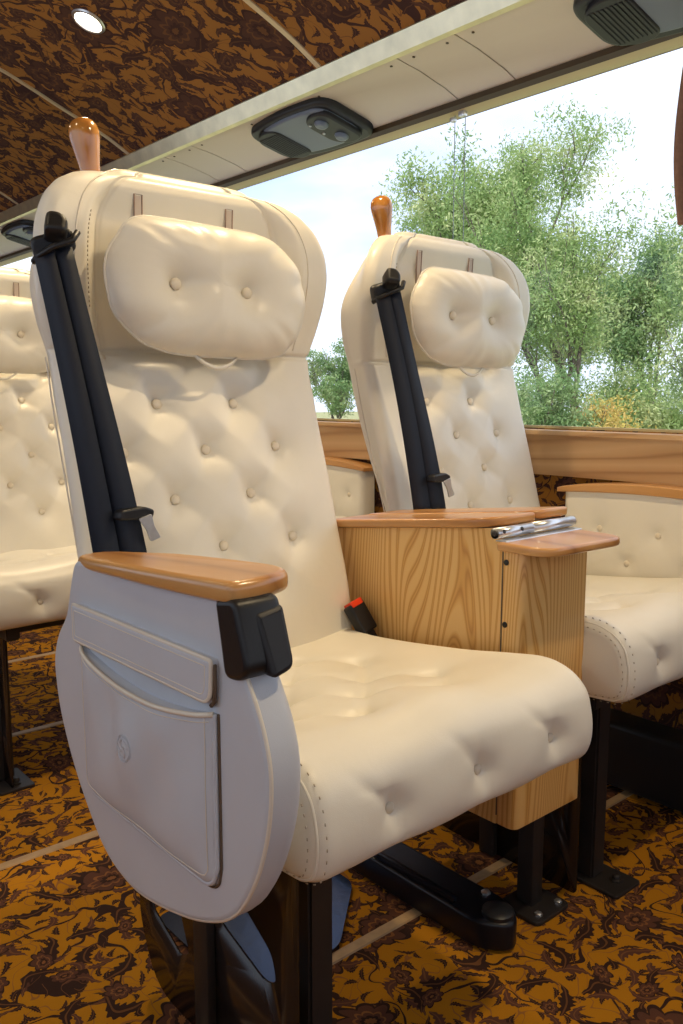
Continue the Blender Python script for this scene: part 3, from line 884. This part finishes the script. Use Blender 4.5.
def make_inner_arm(root):
    """wall side arm: tufted inner face with a curved wooden top, one padded panel"""
    ny, nz = 70, 44; y0, y1 = .03, .475; V = []; F = []
    bt = [(.10, .585), (.24, .585), (.38, .585), (.17, .515), (.31, .515)]
    def xin(y, z): return float(.258 + 0)
    Y = np.linspace(y0, y1, ny); Z = np.linspace(.40, .665, nz)
    YY, ZZ = np.meshgrid(Y, Z)
    ztop = .668 + .014 * np.sin(PI * np.clip((Y - y0) / (y1 - y0), 0, 1))
    ZR = .40 + (ztop[None, :] - .40) * ((ZZ - .40) / .265)
    D = tuft(YY, ZR, bt, .010, .022, .0015, .012, .11)
    ed = np.minimum(np.minimum(YY - y0, y1 - YY), ZZ - .395); rnd = .014 * np.clip(1 - ed / .018, 0, 1) ** 2
    idx = {}
    for j in range(nz):
        for i in range(ny):
            V.append((.258 + D[j, i] + rnd[j, i], Y[i], .40 + (ztop[i] - .40) * j / (nz - 1)))
    W_ = ny
    for j in range(nz - 1):
        for i in range(ny - 1): F.append((j * W_ + i, j * W_ + i + 1, (j + 1) * W_ + i + 1, (j + 1) * W_ + i))
    per = [i for i in range(W_)] + [j * W_ + ny - 1 for j in range(1, nz)] + [(nz - 1) * W_ + i for i in range(ny - 2, -1, -1)] + [j * W_ for j in range(nz - 2, 0, -1)]
    b0 = len(V)
    for q in per: V.append((.305, V[q][1], V[q][2]))
    for q in range(len(per)):
        r = (q + 1) % len(per); F.append((per[q], per[r], b0 + r, b0 + q))
    F.append(tuple(b0 + q for q in range(len(per))))
    p = mesh('side_panel', V, F, M['leather'], root, True, 60)
    for (a, c) in bt:
        put_button(p, (.258 + .0095, a, c), (-1, 0, 0), 1.1)
    # bowed wooden cap
    n = 30; poly = []
    for k in range(n + 1):
        t = k / n; poly.append((.02 + .465 * t, .660 + .010 * math.sin(PI * t)))
    for k in range(n, -1, -1):
        t = k / n; poly.append((.02 + .465 * t, .670 + .021 * math.sin(PI * t) ** .7))
    prism('armrest', poly, 'x', .250, .312, M['oak'], root, .003, 3)
    return p

def make_frame(root, plate=True, post=(-.088, .195)):
    px, py = post
    # front post, foot plate with bolt
    bm = bmesh.new(); box(bm, px - .020, px + .020, py - .020, py + .020, .006, .385)
    bmesh.ops.bevel(bm, geom=bm.edges[:], offset=.004, segments=2, affect='EDGES'); o = obj_bm('leg', bm, M['post'], root)
    f = prism('foot_plate', round_poly([(px - .035, py - .080), (px + .045, py - .080), (px + .045, py + .035), (px - .035, py + .035)], .008, 3), 'z', 0, .007, M['post'], o, .002, 2)
    lathe('bolt', [(.012, 0), (.012, .003), (.008, .004), (.008, .010), (.006, .012), (.001, .012)], M['steel'] if False else M['post'], f, 6, Matrix.Translation((px + .012, py - .050, .007)))
    bm = bmesh.new(); box(bm, px - .020, px + .020, .44, .48, .006, .385)
    bmesh.ops.bevel(bm, geom=bm.edges[:], offset=.004, segments=2, affect='EDGES'); obj_bm('leg', bm, M['post'], root)
    # cross tubes under the cushion
    bm = bmesh.new(); box(bm, -.20, .17, py - .018, py + .018, .345, .381); box(bm, -.20, .20, .43, .466, .345, .381)
    box(bm, -.17, -.14, .10, .50, .350, .384); box(bm, .12, .15, .14, .50, .350, .384)
    bmesh.ops.bevel(bm, geom=bm.edges[:], offset=.003, segments=2, affect='EDGES')
    obj_bm('seat_frame', bm, M['post'], root)

def make_pedestal_plate(root, x):
    """polished side sheet of the pedestal with two slanted cut-outs, built from a triangulated outline with holes"""
    outer = round_poly([(.125, .395), (.50, .395), (.515, .10, .03), (.47, .004, .05), (.125, .004, .01)], .01, 5)
    h1 = round_poly([(.485, .165), (.40, .182), (.37, .11), (.395, .095), (.47, .128)], .006, 3)
    h2 = round_poly([(.285, .235), (.235, .250), (.175, .215), (.165, .180), (.19, .170), (.29, .200)], .012, 3)
    bm = bmesh.new()
    def loop(p):
        vs = [bm.verts.new((x, a, b_)) for a, b_ in p]
        return [bm.edges.new((vs[i], vs[(i + 1) % len(vs)])) for i in range(len(vs))]
    es = loop(outer) + loop(h1) + loop(h2)
    bmesh.ops.triangle_fill(bm, edges=es, use_beauty=True, use_dissolve=False)
    o = obj_bm('pedestal_plate', bm, M['plate'], root)
    m_ = o.modifiers.new('thickness', 'SOLIDIFY'); m_.thickness = .003; m_.offset = 0
    box_obj('pedestal_rib', (x - .016, x - .002, .30, .335, .004, .39), M['post'], o, .003, 2)
    return o

def make_seat(loc):
    root = empty('coach_seat', loc)
    make_cushion(root); bk, fy = make_back(root); make_pillow(root, fy)
    make_belt(root, fy); make_knob(root); make_frame(root)
    make_pedestal_plate(root, -.165)
    return root, fy

S1 = (.716, .59, 0)
seat, FY = make_seat(S1)
# a copy base without arms for the other seats
GRP = None
def clone(loc, label):
    c = copy_tree(seat); c.location = loc; c['label'] = label; c['category'] = 'seat'; return c
S2 = (1.393, .662, 0)
s2 = clone(S2, 'cream button-tufted coach seat beside the window, right of the wooden console')
s3 = clone((.786, 1.72, 0), 'cream tufted coach seat at left edge, in the row behind the big aisle seat')
s4 = clone((1.396, 1.792, 0), 'cream coach seat by window in back row, mostly hidden, seen through the gap between seats')
tag(seat, 'large cream button-tufted aisle seat in front, with side pocket and wooden armrest', 'seat')
make_panel(seat); make_control(seat); make_buckle(seat)
M['sheet'] = plain('sky-tinted polished sheet', (.03, .045, .09), .22, .6, .5, 90, bmp=.25)  # blue of the reflected sky is put into the sheet's own colour
prism('base_sheet', round_poly([(-.085, .36), (.10, .36), (.235, .48), (.235, .62), (-.085, .62)], .02, 4), 'z', .004, .007, M['sheet'], seat, 0)
for ch in [q for q in bpy.data.objects if q.parent in (s2, s4) and q.name.startswith('leg')]: ch.location.y -= .045
for ch in [q for q in bpy.data.objects if q.parent == s3 and q.name.startswith('leg')]: ch.location.x -= .075
make_inner_arm(s2); make_inner_arm(s4); make_buckle(s4)
# move the buckle of the far seat to where it hangs by its arm
for ch in [q for q in bpy.data.objects if q.parent == s4 and q.name.startswith('belt_buckle')]: ch.location = (-.16, .10, .07)

# ------------------------------------------------------------------ console between the front pair
con = empty('centre_console', (1.10, .95, 0))
tag(con, 'pine veneer console box with oak lid between the two front seats', 'console')
ox, oy = 1.10, .95
def loc_poly(p): return [(a[0] - ox, a[1] - oy, *a[2:]) for a in p]
body = loc_poly([(.985, 1.165), (.985, .778), (1.152, .778), (1.152, 1.165)])
cb = prism('console_body', body, 'z', .225, .640, M['pine'], con, 0)
for v in cb.data.vertices:
    if v.co.z > .5: v.co.z += .0435 - (v.co.y + .15) * .117
front = round_poly(loc_poly([(.985, .7765, .002), (.985, .742, .034), (1.152, .742, .004), (1.152, .7765, .002)]), .004, 12)
prism('console_front', front, 'z', .225, .6555, M['pine'], con, (.003, .001), 3)
box_obj('panel_joint', (.985 - ox - .0006, .985 - ox + .004, .776 - oy, .7780 - oy, .24, .655), M['dark_edge'], con, 0)
for zz in (.636, .542):
    lathe('screw', [(.0045, 0), (.0045, .0012), (.003, .0022), (.001, .0022)], M['black'], con, 12, frame_to((.985 - ox, .770 - oy, zz), (-1, 0, 0)))
# lid leaves (slope up to the front)
def leaf(name, pts, z0, z1, parent, slope=-.117, mat='oak'):
    o = prism(name, round_poly(loc_poly(pts), .01, 6), 'z', z0, z1, M[mat], parent, (.004, .005), 4)
    for v in o.data.vertices: v.co.z += (v.co.y + .15) * slope
    return o
leaf('lid_leaf', [(.968, 1.17, .005), (.968, .815, .02), (.998, .786, .02), (1.070, .782, .006), (1.070, 1.17, .005)], .6855, .7000, con)
leaf('lid_leaf', [(1.0725, 1.17, .005), (1.0725, .830, .01), (1.095, .795, .02), (1.168, .788, .014), (1.168, 1.17, .005)], .6865, .7010, con)
lg = box_obj('lid_gap_liner', (.988 - ox, 1.162 - ox, .80 - oy, 1.16 - oy, .672, .687), M['dark_edge'], con, 0)
for v in lg.data.vertices: v.co.z += (v.co.y + .15) * -.117 + .0005
fl = prism('folding_flap', round_poly(loc_poly([(.962, .772, .004), (.964, .682, .035), (1.152, .674, .035), (1.160, .768, .006)]), .01, 7), 'z', .6560, .6690, M['oak'], con, (.004, .005), 4)
hg = empty('hinge', (0, 0, 0)); hg.parent = con
HZ = .6800; HY = .778
tube('hinge_barrel', [(.966 - ox, HY - oy, HZ), (1.160 - ox, HY - oy, HZ)], .0078, M['steel'], hg, 18)
tube('hinge_sleeve', [(.966 - ox, HY - oy, HZ), (1.050 - ox, HY - oy, HZ)], .0081, M['steel'], hg, 18)
tube('hinge_sleeve', [(1.052 - ox, HY - oy, HZ), (1.158 - ox, HY - oy, HZ)], .0081, M['steel'], hg, 18)
box_obj('hinge_leaf', (.968 - ox, 1.158 - ox, HY - .020 - oy, HY - oy, .6685, .6705), M['steel'], hg, .0006, 1)
lathe('hinge_pin', [(.001, .002), (.004, .0015), (.005, 0), (.005, -.004)], M['post'], hg, 12, frame_to((.9655 - ox, HY - oy, HZ), (-1, 0, 0)))
for x in (.978, 1.02): lathe('screw', [(.0032, 0), (.0032, .0008), (.001, .0014)], M['post'], hg, 10, frame_to((x - ox, HY - .0075 - oy, HZ + .0025), (0, -.9, .35)))
cp = box_obj('leg', (1.132 - ox, 1.163 - ox, .812 - oy, .845 - oy, .005, .226), M['post'], con, .003, 2)
prism('foot_plate', round_poly(loc_poly([(1.10, .775), (1.195, .775), (1.195, .862), (1.10, .862)]), .015, 4), 'z', 0, .008, M['post'], cp, .002, 2)
for dx in (.022, .078):
    lathe('bolt', [(.007, 0), (.007, .004), (.004, .006), (.001, .006)], M['steel'], cp, 6, Matrix.Translation((1.10 + dx - ox, .790 - oy, .008)))

# footrest arm lying under the console
fb = empty('footrest_arm', (1.02, .80, 0))
tag(fb, 'dark blue-black footrest arm with rounded end lying on the floor under the seat', 'footrest arm')
ap = round_poly([(-.040, .46, .004), (.040, .46, .004), (.044, .0, .04), (.0, -.048, .05), (-.044, .0, .04)], .03, 7)
o = prism('arm_beam', ap, 'z', .004, .052, M['mech'], fb, .006, 3)
lathe('end_cap', [(.026, 0), (.026, .006), (.020, .010), (.001, .0105)], M['dark_plastic'], fb, 24, Matrix.Translation((0, -.004, .052)))
box_obj('arm_rail', (-.036, -.024, .06, .44, .051, .062), M['mech'], fb, .003, 2)
lathe('bolt', [(.008, 0), (.008, .004), (.005, .006), (.001, .006)], M['steel'], fb, 6, Matrix.Translation((.029, .045, .0515)))

# ------------------------------------------------------------------ the coach body
WX = 1.72; LX = -.72; Y0 = -2.6; Y1 = 5.7
def struct(o, name=None):
    o['kind'] = 'structure'; return o
box_o = box_obj('floor', (LX - .05, WX + .06, Y0, Y1, -.06, 0), M['carpet'], None, 0); struct(box_o)
for k, yy in enumerate((-.15, .405, 1.015 * .926, 1.672 * .926, 2.336 * .926, 2.79, 3.42, 4.05)):
    t = prism('trim_%d' % (k + 1), [(yy - .011, 0), (yy + .011, 0), (yy + .009, .0022), (yy - .009, .0022)], 'x', LX, WX, M['floor_strip']); struct(t)
# ceiling profile (x,z)
CP = [(1.456, 1.690), (1.37, 1.735), (1.30, 1.765), (1.20, 1.803), (1.10, 1.843), (1.01, 1.875), (.85, 1.915), (.68, 1.938), (.5, 1.945)]
full = CP + [(1.0 - x, z) for x, z in CP[-2::-1]]
fs = [(v.x, v.y) for v in catmull([(a, b_, 0) for a, b_ in full], 5)]
poly = fs + [(1.0 - 1.50, 1.86), (.5, 2.05), (1.50, 1.86)]
struct(prism('ceiling', poly, 'y', Y0, Y1, M['ceil']))
seam_ys = [-1.35, -.32, .72, 1.755, 2.785, 3.81, 4.84]
for k, yy in enumerate(seam_ys):
    pl = [(x, z - .004) for x, z in fs] + [(x, z + .002) for x, z in fs[::-1]]
    struct(prism('trim_%d' % (9 + k), pl, 'y', yy - .008, yy + .008, M['strip']))
# metal rail between ceiling cloth and birch panels (both sides)
for k, sgn in enumerate((1, -1)):
    q = [(1.466, 1.652), (1.452, 1.655), (1.438, 1.693), (1.444, 1.700), (1.475, 1.700)]
    if sgn < 0: q = [(1.0 - a, b_) for a, b_ in q]
    r = struct(prism('trim_%d' % (16 + k), q, 'y', Y0, Y1, M['alu']))
    for pg in r.data.polygons: pg.use_smooth = False
# birch panels
jy = [-2.6, -.89, -.71, .23, .41, 1.330, 1.508, 2.43, 2.60, 3.53, 3.70, 4.63, 4.80, 5.7]
for k in range(len(jy) - 1):
    a, c = jy[k] + .0022, jy[k + 1] - .0022
    prof = [(1.466, 1.656), (1.55, 1.645), (1.64, 1.626), (1.712, 1.603)]
    pl = prof + [(x, z + .012) for x, z in prof[::-1]]
    bp = prism('ceiling_panel', pl, 'y', a, c, M['birch']); bp['kind'] = 'structure'
    sw = []
    ys = [a + .035, c - .035] + ([a + (c - a) / 3, a + 2 * (c - a) / 3] if c - a > .5 else [])
    bm = bmesh.new()
    for y_ in ys:
        for x_, z_ in ((1.49, 1.6522), (1.690, 1.6095)):
            bmesh.ops.create_cone(bm, cap_ends=True, segments=8, radius1=.0035, radius2=.0035, depth=.002, matrix=Matrix.Translation((x_, y_, z_)))
    obj_bm('screw_heads', bm, M['brown'], bp)
box_bk = box_obj('ceiling_void', (1.466, 1.80, Y0, Y1, 1.672, 1.69), M['brown'], None, 0); struct(box_bk)
# same on the far side, plain
struct(prism('ceiling_panel', [(1 - x, z) for x, z in [(1.466, 1.656), (1.64, 1.626), (1.712, 1.603), (1.712, 1.63), (1.466, 1.67)]], 'y', Y0, Y1, M['birch']))

# right wall: below the window
w = box_obj('wall_right', (WX, WX + .05, Y0, Y1, 0, .80), M['wallcloth'], None, 0); struct(w)
hdr = box_obj('wall_right_header', (WX + .012, WX + .06, Y0, Y1, 1.60, 1.90), M['brown'], None, 0); hdr.name = 'wall_right_header'; struct(hdr)
# window board
prof = [(WX, .690), (WX - .022, .690), (WX - .024, .700), (WX - .024, .778), (WX - .030, .786), (WX - .028, .796), (WX + .03, .800), (WX + .03, .690)]
wf = struct(prism('window_1', [(WX - .004, 1.590), (WX + .03, 1.590), (WX + .03, 1.604), (WX - .016, 1.604), (WX - .016, 1.594)], 'y', Y0, Y1, M['gold']))
struct(prism('trim_18', prof, 'y', Y0, Y1, M['oak_x']))
struct(prism('trim_19', [(WX - .018, 1.604), (WX - .018, 1.592), (WX - .034, 1.598), (WX - .034, 1.6105)], 'y', Y0, Y1, M['brown']))
box_obj('sill_seal', (WX + .004, WX + .02, Y0, Y1, .797, .806), M['gold'], wf, 0)
yj = 1.536
for k, (a, c) in enumerate(((Y0, yj - .002 - 2.2), (yj - 2.198, yj - .002), (yj + .002, yj + 2.2), (yj + 2.204, Y1))):
    gp = box_obj('pane', (WX + .008, WX + .013, a, c, .80, 1.60), M['glass'], wf, 0)
# the edges of the sliding pane and its catch
M['edge'] = plain('glass edge', (.35, .40, .45), .2)
for yy in (1.516, 1.551):
    tube('pane_edge', [(WX + .004, yy, .803), (WX + .004, yy, 1.594)], .0011, M['edge'], wf, 6)
box_obj('catch', (WX - .012, WX + .004, 1.508, 1.528, 1.578, 1.592), M['steel'], wf, .003, 2)
box_obj('catch', (WX - .010, WX + .004, 1.543, 1.558, 1.572, 1.584), M['steel'], wf, .003, 2)

# left wall with its own windows (behind the camera, lights the seats)
struct(box_obj('wall_left', (LX - .05, LX, Y0, Y1, 0, .80), M['wallcloth'], None, 0))
struct(box_obj('wall_left_header', (LX - .05, LX, Y0, Y1, 1.60, 1.90), M['brown'], None, 0))
w2 = struct(box_obj('window_2', (LX - .03, LX + .01, Y0, Y1, .795, .808), M['gold'], None, 0))
for yy in (-2.6, -1.2, .4, 2.0, 3.6, 5.6):
    box_obj('window_post', (LX - .045, LX - .005, yy - .04, yy + .04, .80, 1.60), M['brown'], w2, .004, 2)
box_obj('pane', (LX - .03, LX - .025, Y0, Y1, .80, 1.60), M['glass'], w2, 0)
struct(box_obj('wall_back', (LX - .05, WX + .06, Y1, Y1 + .05, 0, 2.05), M['wallcloth'], None, 0))
# front end with windscreen
wfr = struct(box_obj('wall_front', (LX - .05, WX + .06, Y0 - .05, Y0, 0, .75), M['wallcloth'], None, 0))
struct(box_obj('wall_front_header', (LX - .05, WX + .06, Y0 - .05, Y0, 1.65, 2.05), M['brown'], None, 0))
w3 = struct(box_obj('window_3', (LX - .05, WX + .06, Y0 - .04, Y0 - .01, .75, .765), M['brown'], None, 0))
box_obj('pane', (LX - .04, WX + .05, Y0 - .03, Y0 - .025, .765, 1.65), M['glass'], w3, 0)
# heater duct along the wall
struct(box_obj('baseboard_right', (WX - .09, WX - .001, Y0, Y1, .012, .16), M['dark_plastic'], None, .012))

# ------------------------------------------------------------------ overhead service units
def service_unit():
    r = empty('overhead_service_unit', (0, 0, 0))
    # local: x across (0 rail side .. .24 window side), y along, z down is negative
    def plan(y0, y1, x0, x1, rr): return round_poly([(x0 + .012, y0, rr), (x1 - .012, y0, rr), (x1, (y0 + y1) / 2, rr * 2), (x1 - .03, y1, rr), (x0 + .03, y1, rr), (x0, (y0 + y1) / 2, rr * 2)], rr, 7)
    bez = prism('bezel', plan(-.185, .185, -.115, .118, .05), 'z', .006, -.016, M['dark_plastic'], r, (0, .010), 4)
    prism('cover', plan(-.165, .160, -.100, .090, .05), 'z', -.010, -.024, M['grey_plastic'], r, (0, .008), 4)
    g = prism('speaker_grille', plan(.055, .165, -.085, .085, .03), 'z', -.016, -.028, M['dark_plastic'], r, (0, .004), 3)
    for i in range(9):
        y = .065 + i * .010
        box_obj('louvre', (-.060, .060, y - .0030, y + .0030, -.0300, -.027), M['dark_plastic'], g, .001, 1)
    c = prism('lamp_pod', plan(-.165, -.060, -.085, .085, .04), 'z', -.018, -.032, M['dark_plastic'], r, (0, .006), 4)
    for x in (-.040, .035):
        lathe('air_nozzle', [(.020, 0), (.020, .004), (.015, .010), (.010, .011), (.001, .009)], M['grey_plastic'], c, 24, frame_to((x, -.115, -.031), (0, 0, -1), (0, 1, 0)))
    for k, x in enumerate((-.050, .0)):
        box_obj('call_button', (x - .004, x + .004, -.082, -.076, -.0355, -.031), M['steel'], c, .001, 1)
    return r
u = service_unit()
tilt = math.radians(12.5)
def place_unit(o, y, label):
    o.location = (1.588, y, 1.629); o.rotation_euler = (0, tilt, 0); tag(o, label, 'overhead unit')
units = [(1.985, 'grey and black overhead air and reading light unit above the gap between the seats'),
         (.885, 'overhead unit cut off by the top right corner, with ribbed grille'),
         (4.05, 'overhead unit far at left, half hidden behind the big seat headrest')]
for k, (yy, lb) in enumerate(units):
    place_unit(u if k == 0 else copy_tree(u), yy, lb)

# ------------------------------------------------------------------ ceiling downlights
def downlight(x, y, z, n, label):
    r = empty('downlight', (x, y, z)); tag(r, label, 'lamp')
    Mx = frame_to((0, 0, 0), n)
    ring = [(.034, .001), (.042, .000), (.045, .003), (.042, .007), (.036, .007), (.034, .002)]
    lathe('bezel', ring, M['steel'], r, 32, Mx)
    lathe('lens', [(.0345, .0), (.0345, .003), (.025, .0055), (.001, .007)], M['lamp'], r, 32, Mx)
    return r
LIGHTS = []
nrm = Vector((-.40, 0, -1)).normalized()
for k, (x, y, z, lb) in enumerate(((1.062, 2.25, 1.858, 'lit round downlight in the floral ceiling, top left'),
                                   (1.062, 1.22, 1.858, 'round ceiling downlight above the front pair of seats, above the picture'),
                                   (1.062, .19, 1.858, 'round ceiling downlight ahead of the front pair of seats, above the picture'),
                                   (-.062, 2.25, 1.858, 'far side round downlight level with the back row, outside the picture'),
                                   (-.062, 1.22, 1.858, 'far side round downlight level with the front pair, outside the picture'),
                                   (-.062, .19, 1.858, 'far side round downlight nearest the windscreen, outside the picture'))):
    nn = Vector((-.40 if x > .5 else .40, 0, -1)).normalized()
    d = downlight(x, y, z, nn, lb)
    L = bpy.data.lights.new('downlight_beam', 'SPOT'); L.energy = 32 if x > .5 else 3; L.color = (1, .77, .46); L.shadow_soft_size = .03
    L.spot_size = math.radians(150); L.spot_blend = .6
    lo = bpy.data.objects.new('beam', L); COL.objects.link(lo); lo.parent = d
    lo.location = nn * .016; lo.rotation_euler = nn.to_track_quat('-Z', 'Y').to_euler()
    LIGHTS.append(L)

# ------------------------------------------------------------------ curtain tied back at the right
nz_, nu = 30, 40; V = []; F = []
for j in range(nz_ + 1):
    t = j / nz_; z = 1.585 - .37 * t
    edge = .893 + .016 * math.sin(PI * t)
    for i in range(nu + 1):
        s_ = i / nu; y = edge - s_ * .22
        x = 1.672 - .014 * math.cos(s_ * 2 * PI * 3.5) + .004 * math.sin(t * 6 + s_ * 9)
        V.append((x, y, z))
for j in range(nz_):
    for i in range(nu): F.append((j * (nu + 1) + i, j * (nu + 1) + i + 1, (j + 1) * (nu + 1) + i + 1, (j + 1) * (nu + 1) + i))
cu = mesh('window_curtain', V, F, M['curtain'], None, True); m_ = cu.modifiers.new('t', 'SOLIDIFY'); m_.thickness = .003
tag(cu, 'tan curtain edge hanging at the far right of the window', 'curtain')

# ------------------------------------------------------------------ outdoors
gr = box_obj('ground', (3.0, 90, -30, 90, -1.6, -1.45), M['grass'], None, 0); gr['kind'] = 'structure'
def polar(px, dist):        # direction given as a bearing from the coach
    az = math.radians(40.8) + math.atan((px - 341.5) / 858.); return Vector((math.sin(az) * dist, math.cos(az) * dist, 0))
def make_tree(name, base, H, spread, nleaf, leafsize, mat, seed, label, cat='tree', trunk_r=.13, lean=(0, 0), levels=4, low=.25, cl=1.0):
    rnd = random.Random(seed)
    root = empty(name, base); tag(root, label, cat)
    VV = []; FF = []; tips = []
    def grow(p, d, L, r, lev):
        n = 6; pts = [p.copy()]; q = p.copy(); dd = d.copy()
        for i in range(n):
            dd = (dd + Vector((rnd.gauss(0, .10), rnd.gauss(0, .10), rnd.gauss(.03, .06)))).normalized()
            q = q + dd * L / n; pts.append(q.copy())
            if lev >= 2: tips.append((q.copy(), lev))
        rs = [max(r * (1 - .5 * i / n), .006) for i in range(n + 1)]
        V_, F_ = tube_vf(pts, rs, 6 if lev < 2 else 4); o = len(VV)
        VV.extend(V_); FF.extend(tuple(i + o for i in f) for f in F_)
        if lev >= levels: return
        k = rnd.choice((3, 4)) if lev == 0 else rnd.choice((2, 3, 3))
        for c in range(k):
            ang = rnd.uniform(0, 2 * PI); tl = rnd.uniform(.35, .75) if lev else rnd.uniform(.25, .65)
            side = Vector((math.cos(ang), math.sin(ang), 0)) * spread
            nd = (dd * (1 - tl * .5) + side * tl + Vector((0, 0, .22))).normalized()
            at = pts[rnd.randint(2, n)] if lev and c else pts[-1]
            if lev == 0: at = pts[rnd.randint(3, n)]
            grow(at, nd, L * rnd.uniform(.58, .78), r * .55, lev + 1)
    grow(Vector((0, 0, 0)), Vector((lean[0], lean[1], 1)).normalized(), H * .36, trunk_r, 0)
    mesh('trunk', VV, FF, M['bark'], root, True)
    T = np.array([tuple(t[0]) for t in tips]); rg = np.random.default_rng(seed)
    T = T[T[:, 2] > H * low * .5]
    # leaves gather in sprays
    nsp = max(60, nleaf // 45)
    cen = T[rg.integers(0, len(T), nsp)] + rg.normal(size=(nsp, 3)) * .16 * cl
    ci = rg.integers(0, nsp, nleaf)
    C = cen[ci] + rg.normal(size=(nleaf, 3)) * np.array([.17, .17, .15]) * (spread * .9 + .2) * cl
    ax = rg.normal(size=(nleaf, 3)); ax[:, 2] -= .5; ax /= np.linalg.norm(ax, axis=1)[:, None]
    bx = np.cross(ax, rg.normal(size=(nleaf, 3))); bx /= np.linalg.norm(bx, axis=1)[:, None]
    sz = leafsize * rg.uniform(.6, 1.3, (nleaf, 1))
    P0 = C - ax * sz; P1 = C + bx * sz * .34; P2 = C + ax * sz; P3 = C - bx * sz * .34
    Vn = np.stack([P0, P1, P2, P3], 1).reshape(-1, 3)
    me = bpy.data.meshes.new('foliage'); me.vertices.add(len(Vn)); me.vertices.foreach_set('co', Vn.ravel())
    me.loops.add(nleaf * 4); me.loops.foreach_set('vertex_index', np.arange(nleaf * 4, dtype=np.int32))
    me.polygons.add(nleaf); me.polygons.foreach_set('loop_start', np.arange(0, nleaf * 4, 4, dtype=np.int32))
    me.update(calc_edges=True); link('foliage', me, mat, root)
    return root
GZ = -1.45
def at(px, d): v = polar(px, d); return (v.x, v.y, GZ)
make_tree('gum_tree', at(592, 13), 7.6, .52, 34000, .032, M['leaf1'], 11, 'tall open-crowned gum tree outside the window, its bare branches showing against the sky', trunk_r=.10)
make_tree('gum_tree', at(507, 16), 7.4, .52, 40000, .038, M['leaf1'], 5, 'broad green gum tree outside, just above and right of the window seat headrest', trunk_r=.13)
make_tree('gum_tree', at(700, 12), 6.2, .60, 36000, .032, M['leaf1'], 23, 'green gum tree cut off by the right edge beside the curtain', trunk_r=.09)
make_tree('gum_tree', at(560, 24), 7.6, .70, 36000, .055, M['leaf2'], 31, 'darker lower tree outside, right of the window seat backrest', trunk_r=.12, low=.1)
make_tree('gum_tree', at(655, 21), 6.2, .75, 36000, .050, M['leaf2'], 47, 'dark bushy tree standing furthest back, behind the yellow shrub', trunk_r=.12, low=.1)
make_tree('small_tree', at(329, 24), 4.0, .34, 11000, .05, M['leaf2'], 3, 'small distant tree seen in the gap between the two headrests', trunk_r=.07)
make_tree('yellow_bush', at(618, 10), 2.3, .7, 16000, .026, M['leaf3'], 9, 'low yellow-leaved shrub outside, just above the window board', 'bush', trunk_r=.03, cl=.6)
make_tree('green_bush', at(535, 10.5), 2.9, .8, 26000, .028, M['leaf2'], 15, 'low green shrub outside, beside the window seat at sill height', 'bush', trunk_r=.03, cl=.6)
make_tree('green_bush', at(684, 8.6), 2.3, .65, 18000, .026, M['leaf1'], 19, 'low green shrub outside at the right edge above the window board', 'bush', trunk_r=.03, cl=.6)
make_tree('green_bush', at(664, 14.5), 3.1, .85, 24000, .034, M['leaf1'], 53, 'green shrub outside between the yellow shrub and the right edge of the window', 'bush', trunk_r=.03, cl=.9)
make_tree('green_bush', at(596, 13.2), 2.6, .8, 20000, .032, M['leaf1'], 29, 'pale green shrub outside behind the yellow one', 'bush', trunk_r=.03, cl=.7)

# ------------------------------------------------------------------ sky and sun
W = bpy.data.worlds.new('sky'); SC.world = W; W.use_nodes = True; nt = W.node_tree
bg = nt.nodes['Background']
tc = N(nt, 'ShaderNodeTexCoord'); mp = N(nt, 'ShaderNodeMapping'); mp.inputs['Scale'].default_value = (1, 1, 2.2); Lk(nt, tc.outputs['Generated'], mp.inputs[0])
f = noise(nt, mp.outputs[0], 2.2, 5, .55, .4)
c = ramp(nt, f, [(.34, (.56, .68, .98)), (.46, (.76, .83, 1.0)), (.60, (.90, .93, 1.0))])
Lk(nt, c, bg.inputs[0]); bg.inputs[1].default_value = 1.45
sun = bpy.data.lights.new('sun', 'SUN'); sun.energy = 4.4; sun.angle = math.radians(1.5); sun.color = (1, .95, .86)
so = bpy.data.objects.new('sun', sun); COL.objects.link(so)
so.rotation_euler = Vector((.55, .30, -1.0)).normalized().to_track_quat('-Z', 'Y').to_euler()

# ------------------------------------------------------------------ camera
cam = bpy.data.cameras.new('camera'); co = bpy.data.objects.new('camera', cam); COL.objects.link(co)
cam.sensor_fit = 'VERTICAL'; cam.sensor_height = 36.0; cam.lens = 36.0 * 850 / 1024; cam.clip_start = .02; cam.clip_end = 300
co.location = (0, 0, .88)
co.rotation_euler = (math.radians(90 - 7.85), 0, math.radians(-40.8))
SC.camera = co
SC.view_settings.view_transform = 'Standard'; SC.view_settings.look = 'None'
SC.view_settings.exposure = 0.08; SC.view_settings.gamma = 1; SC.view_settings.use_curve_mapping = False
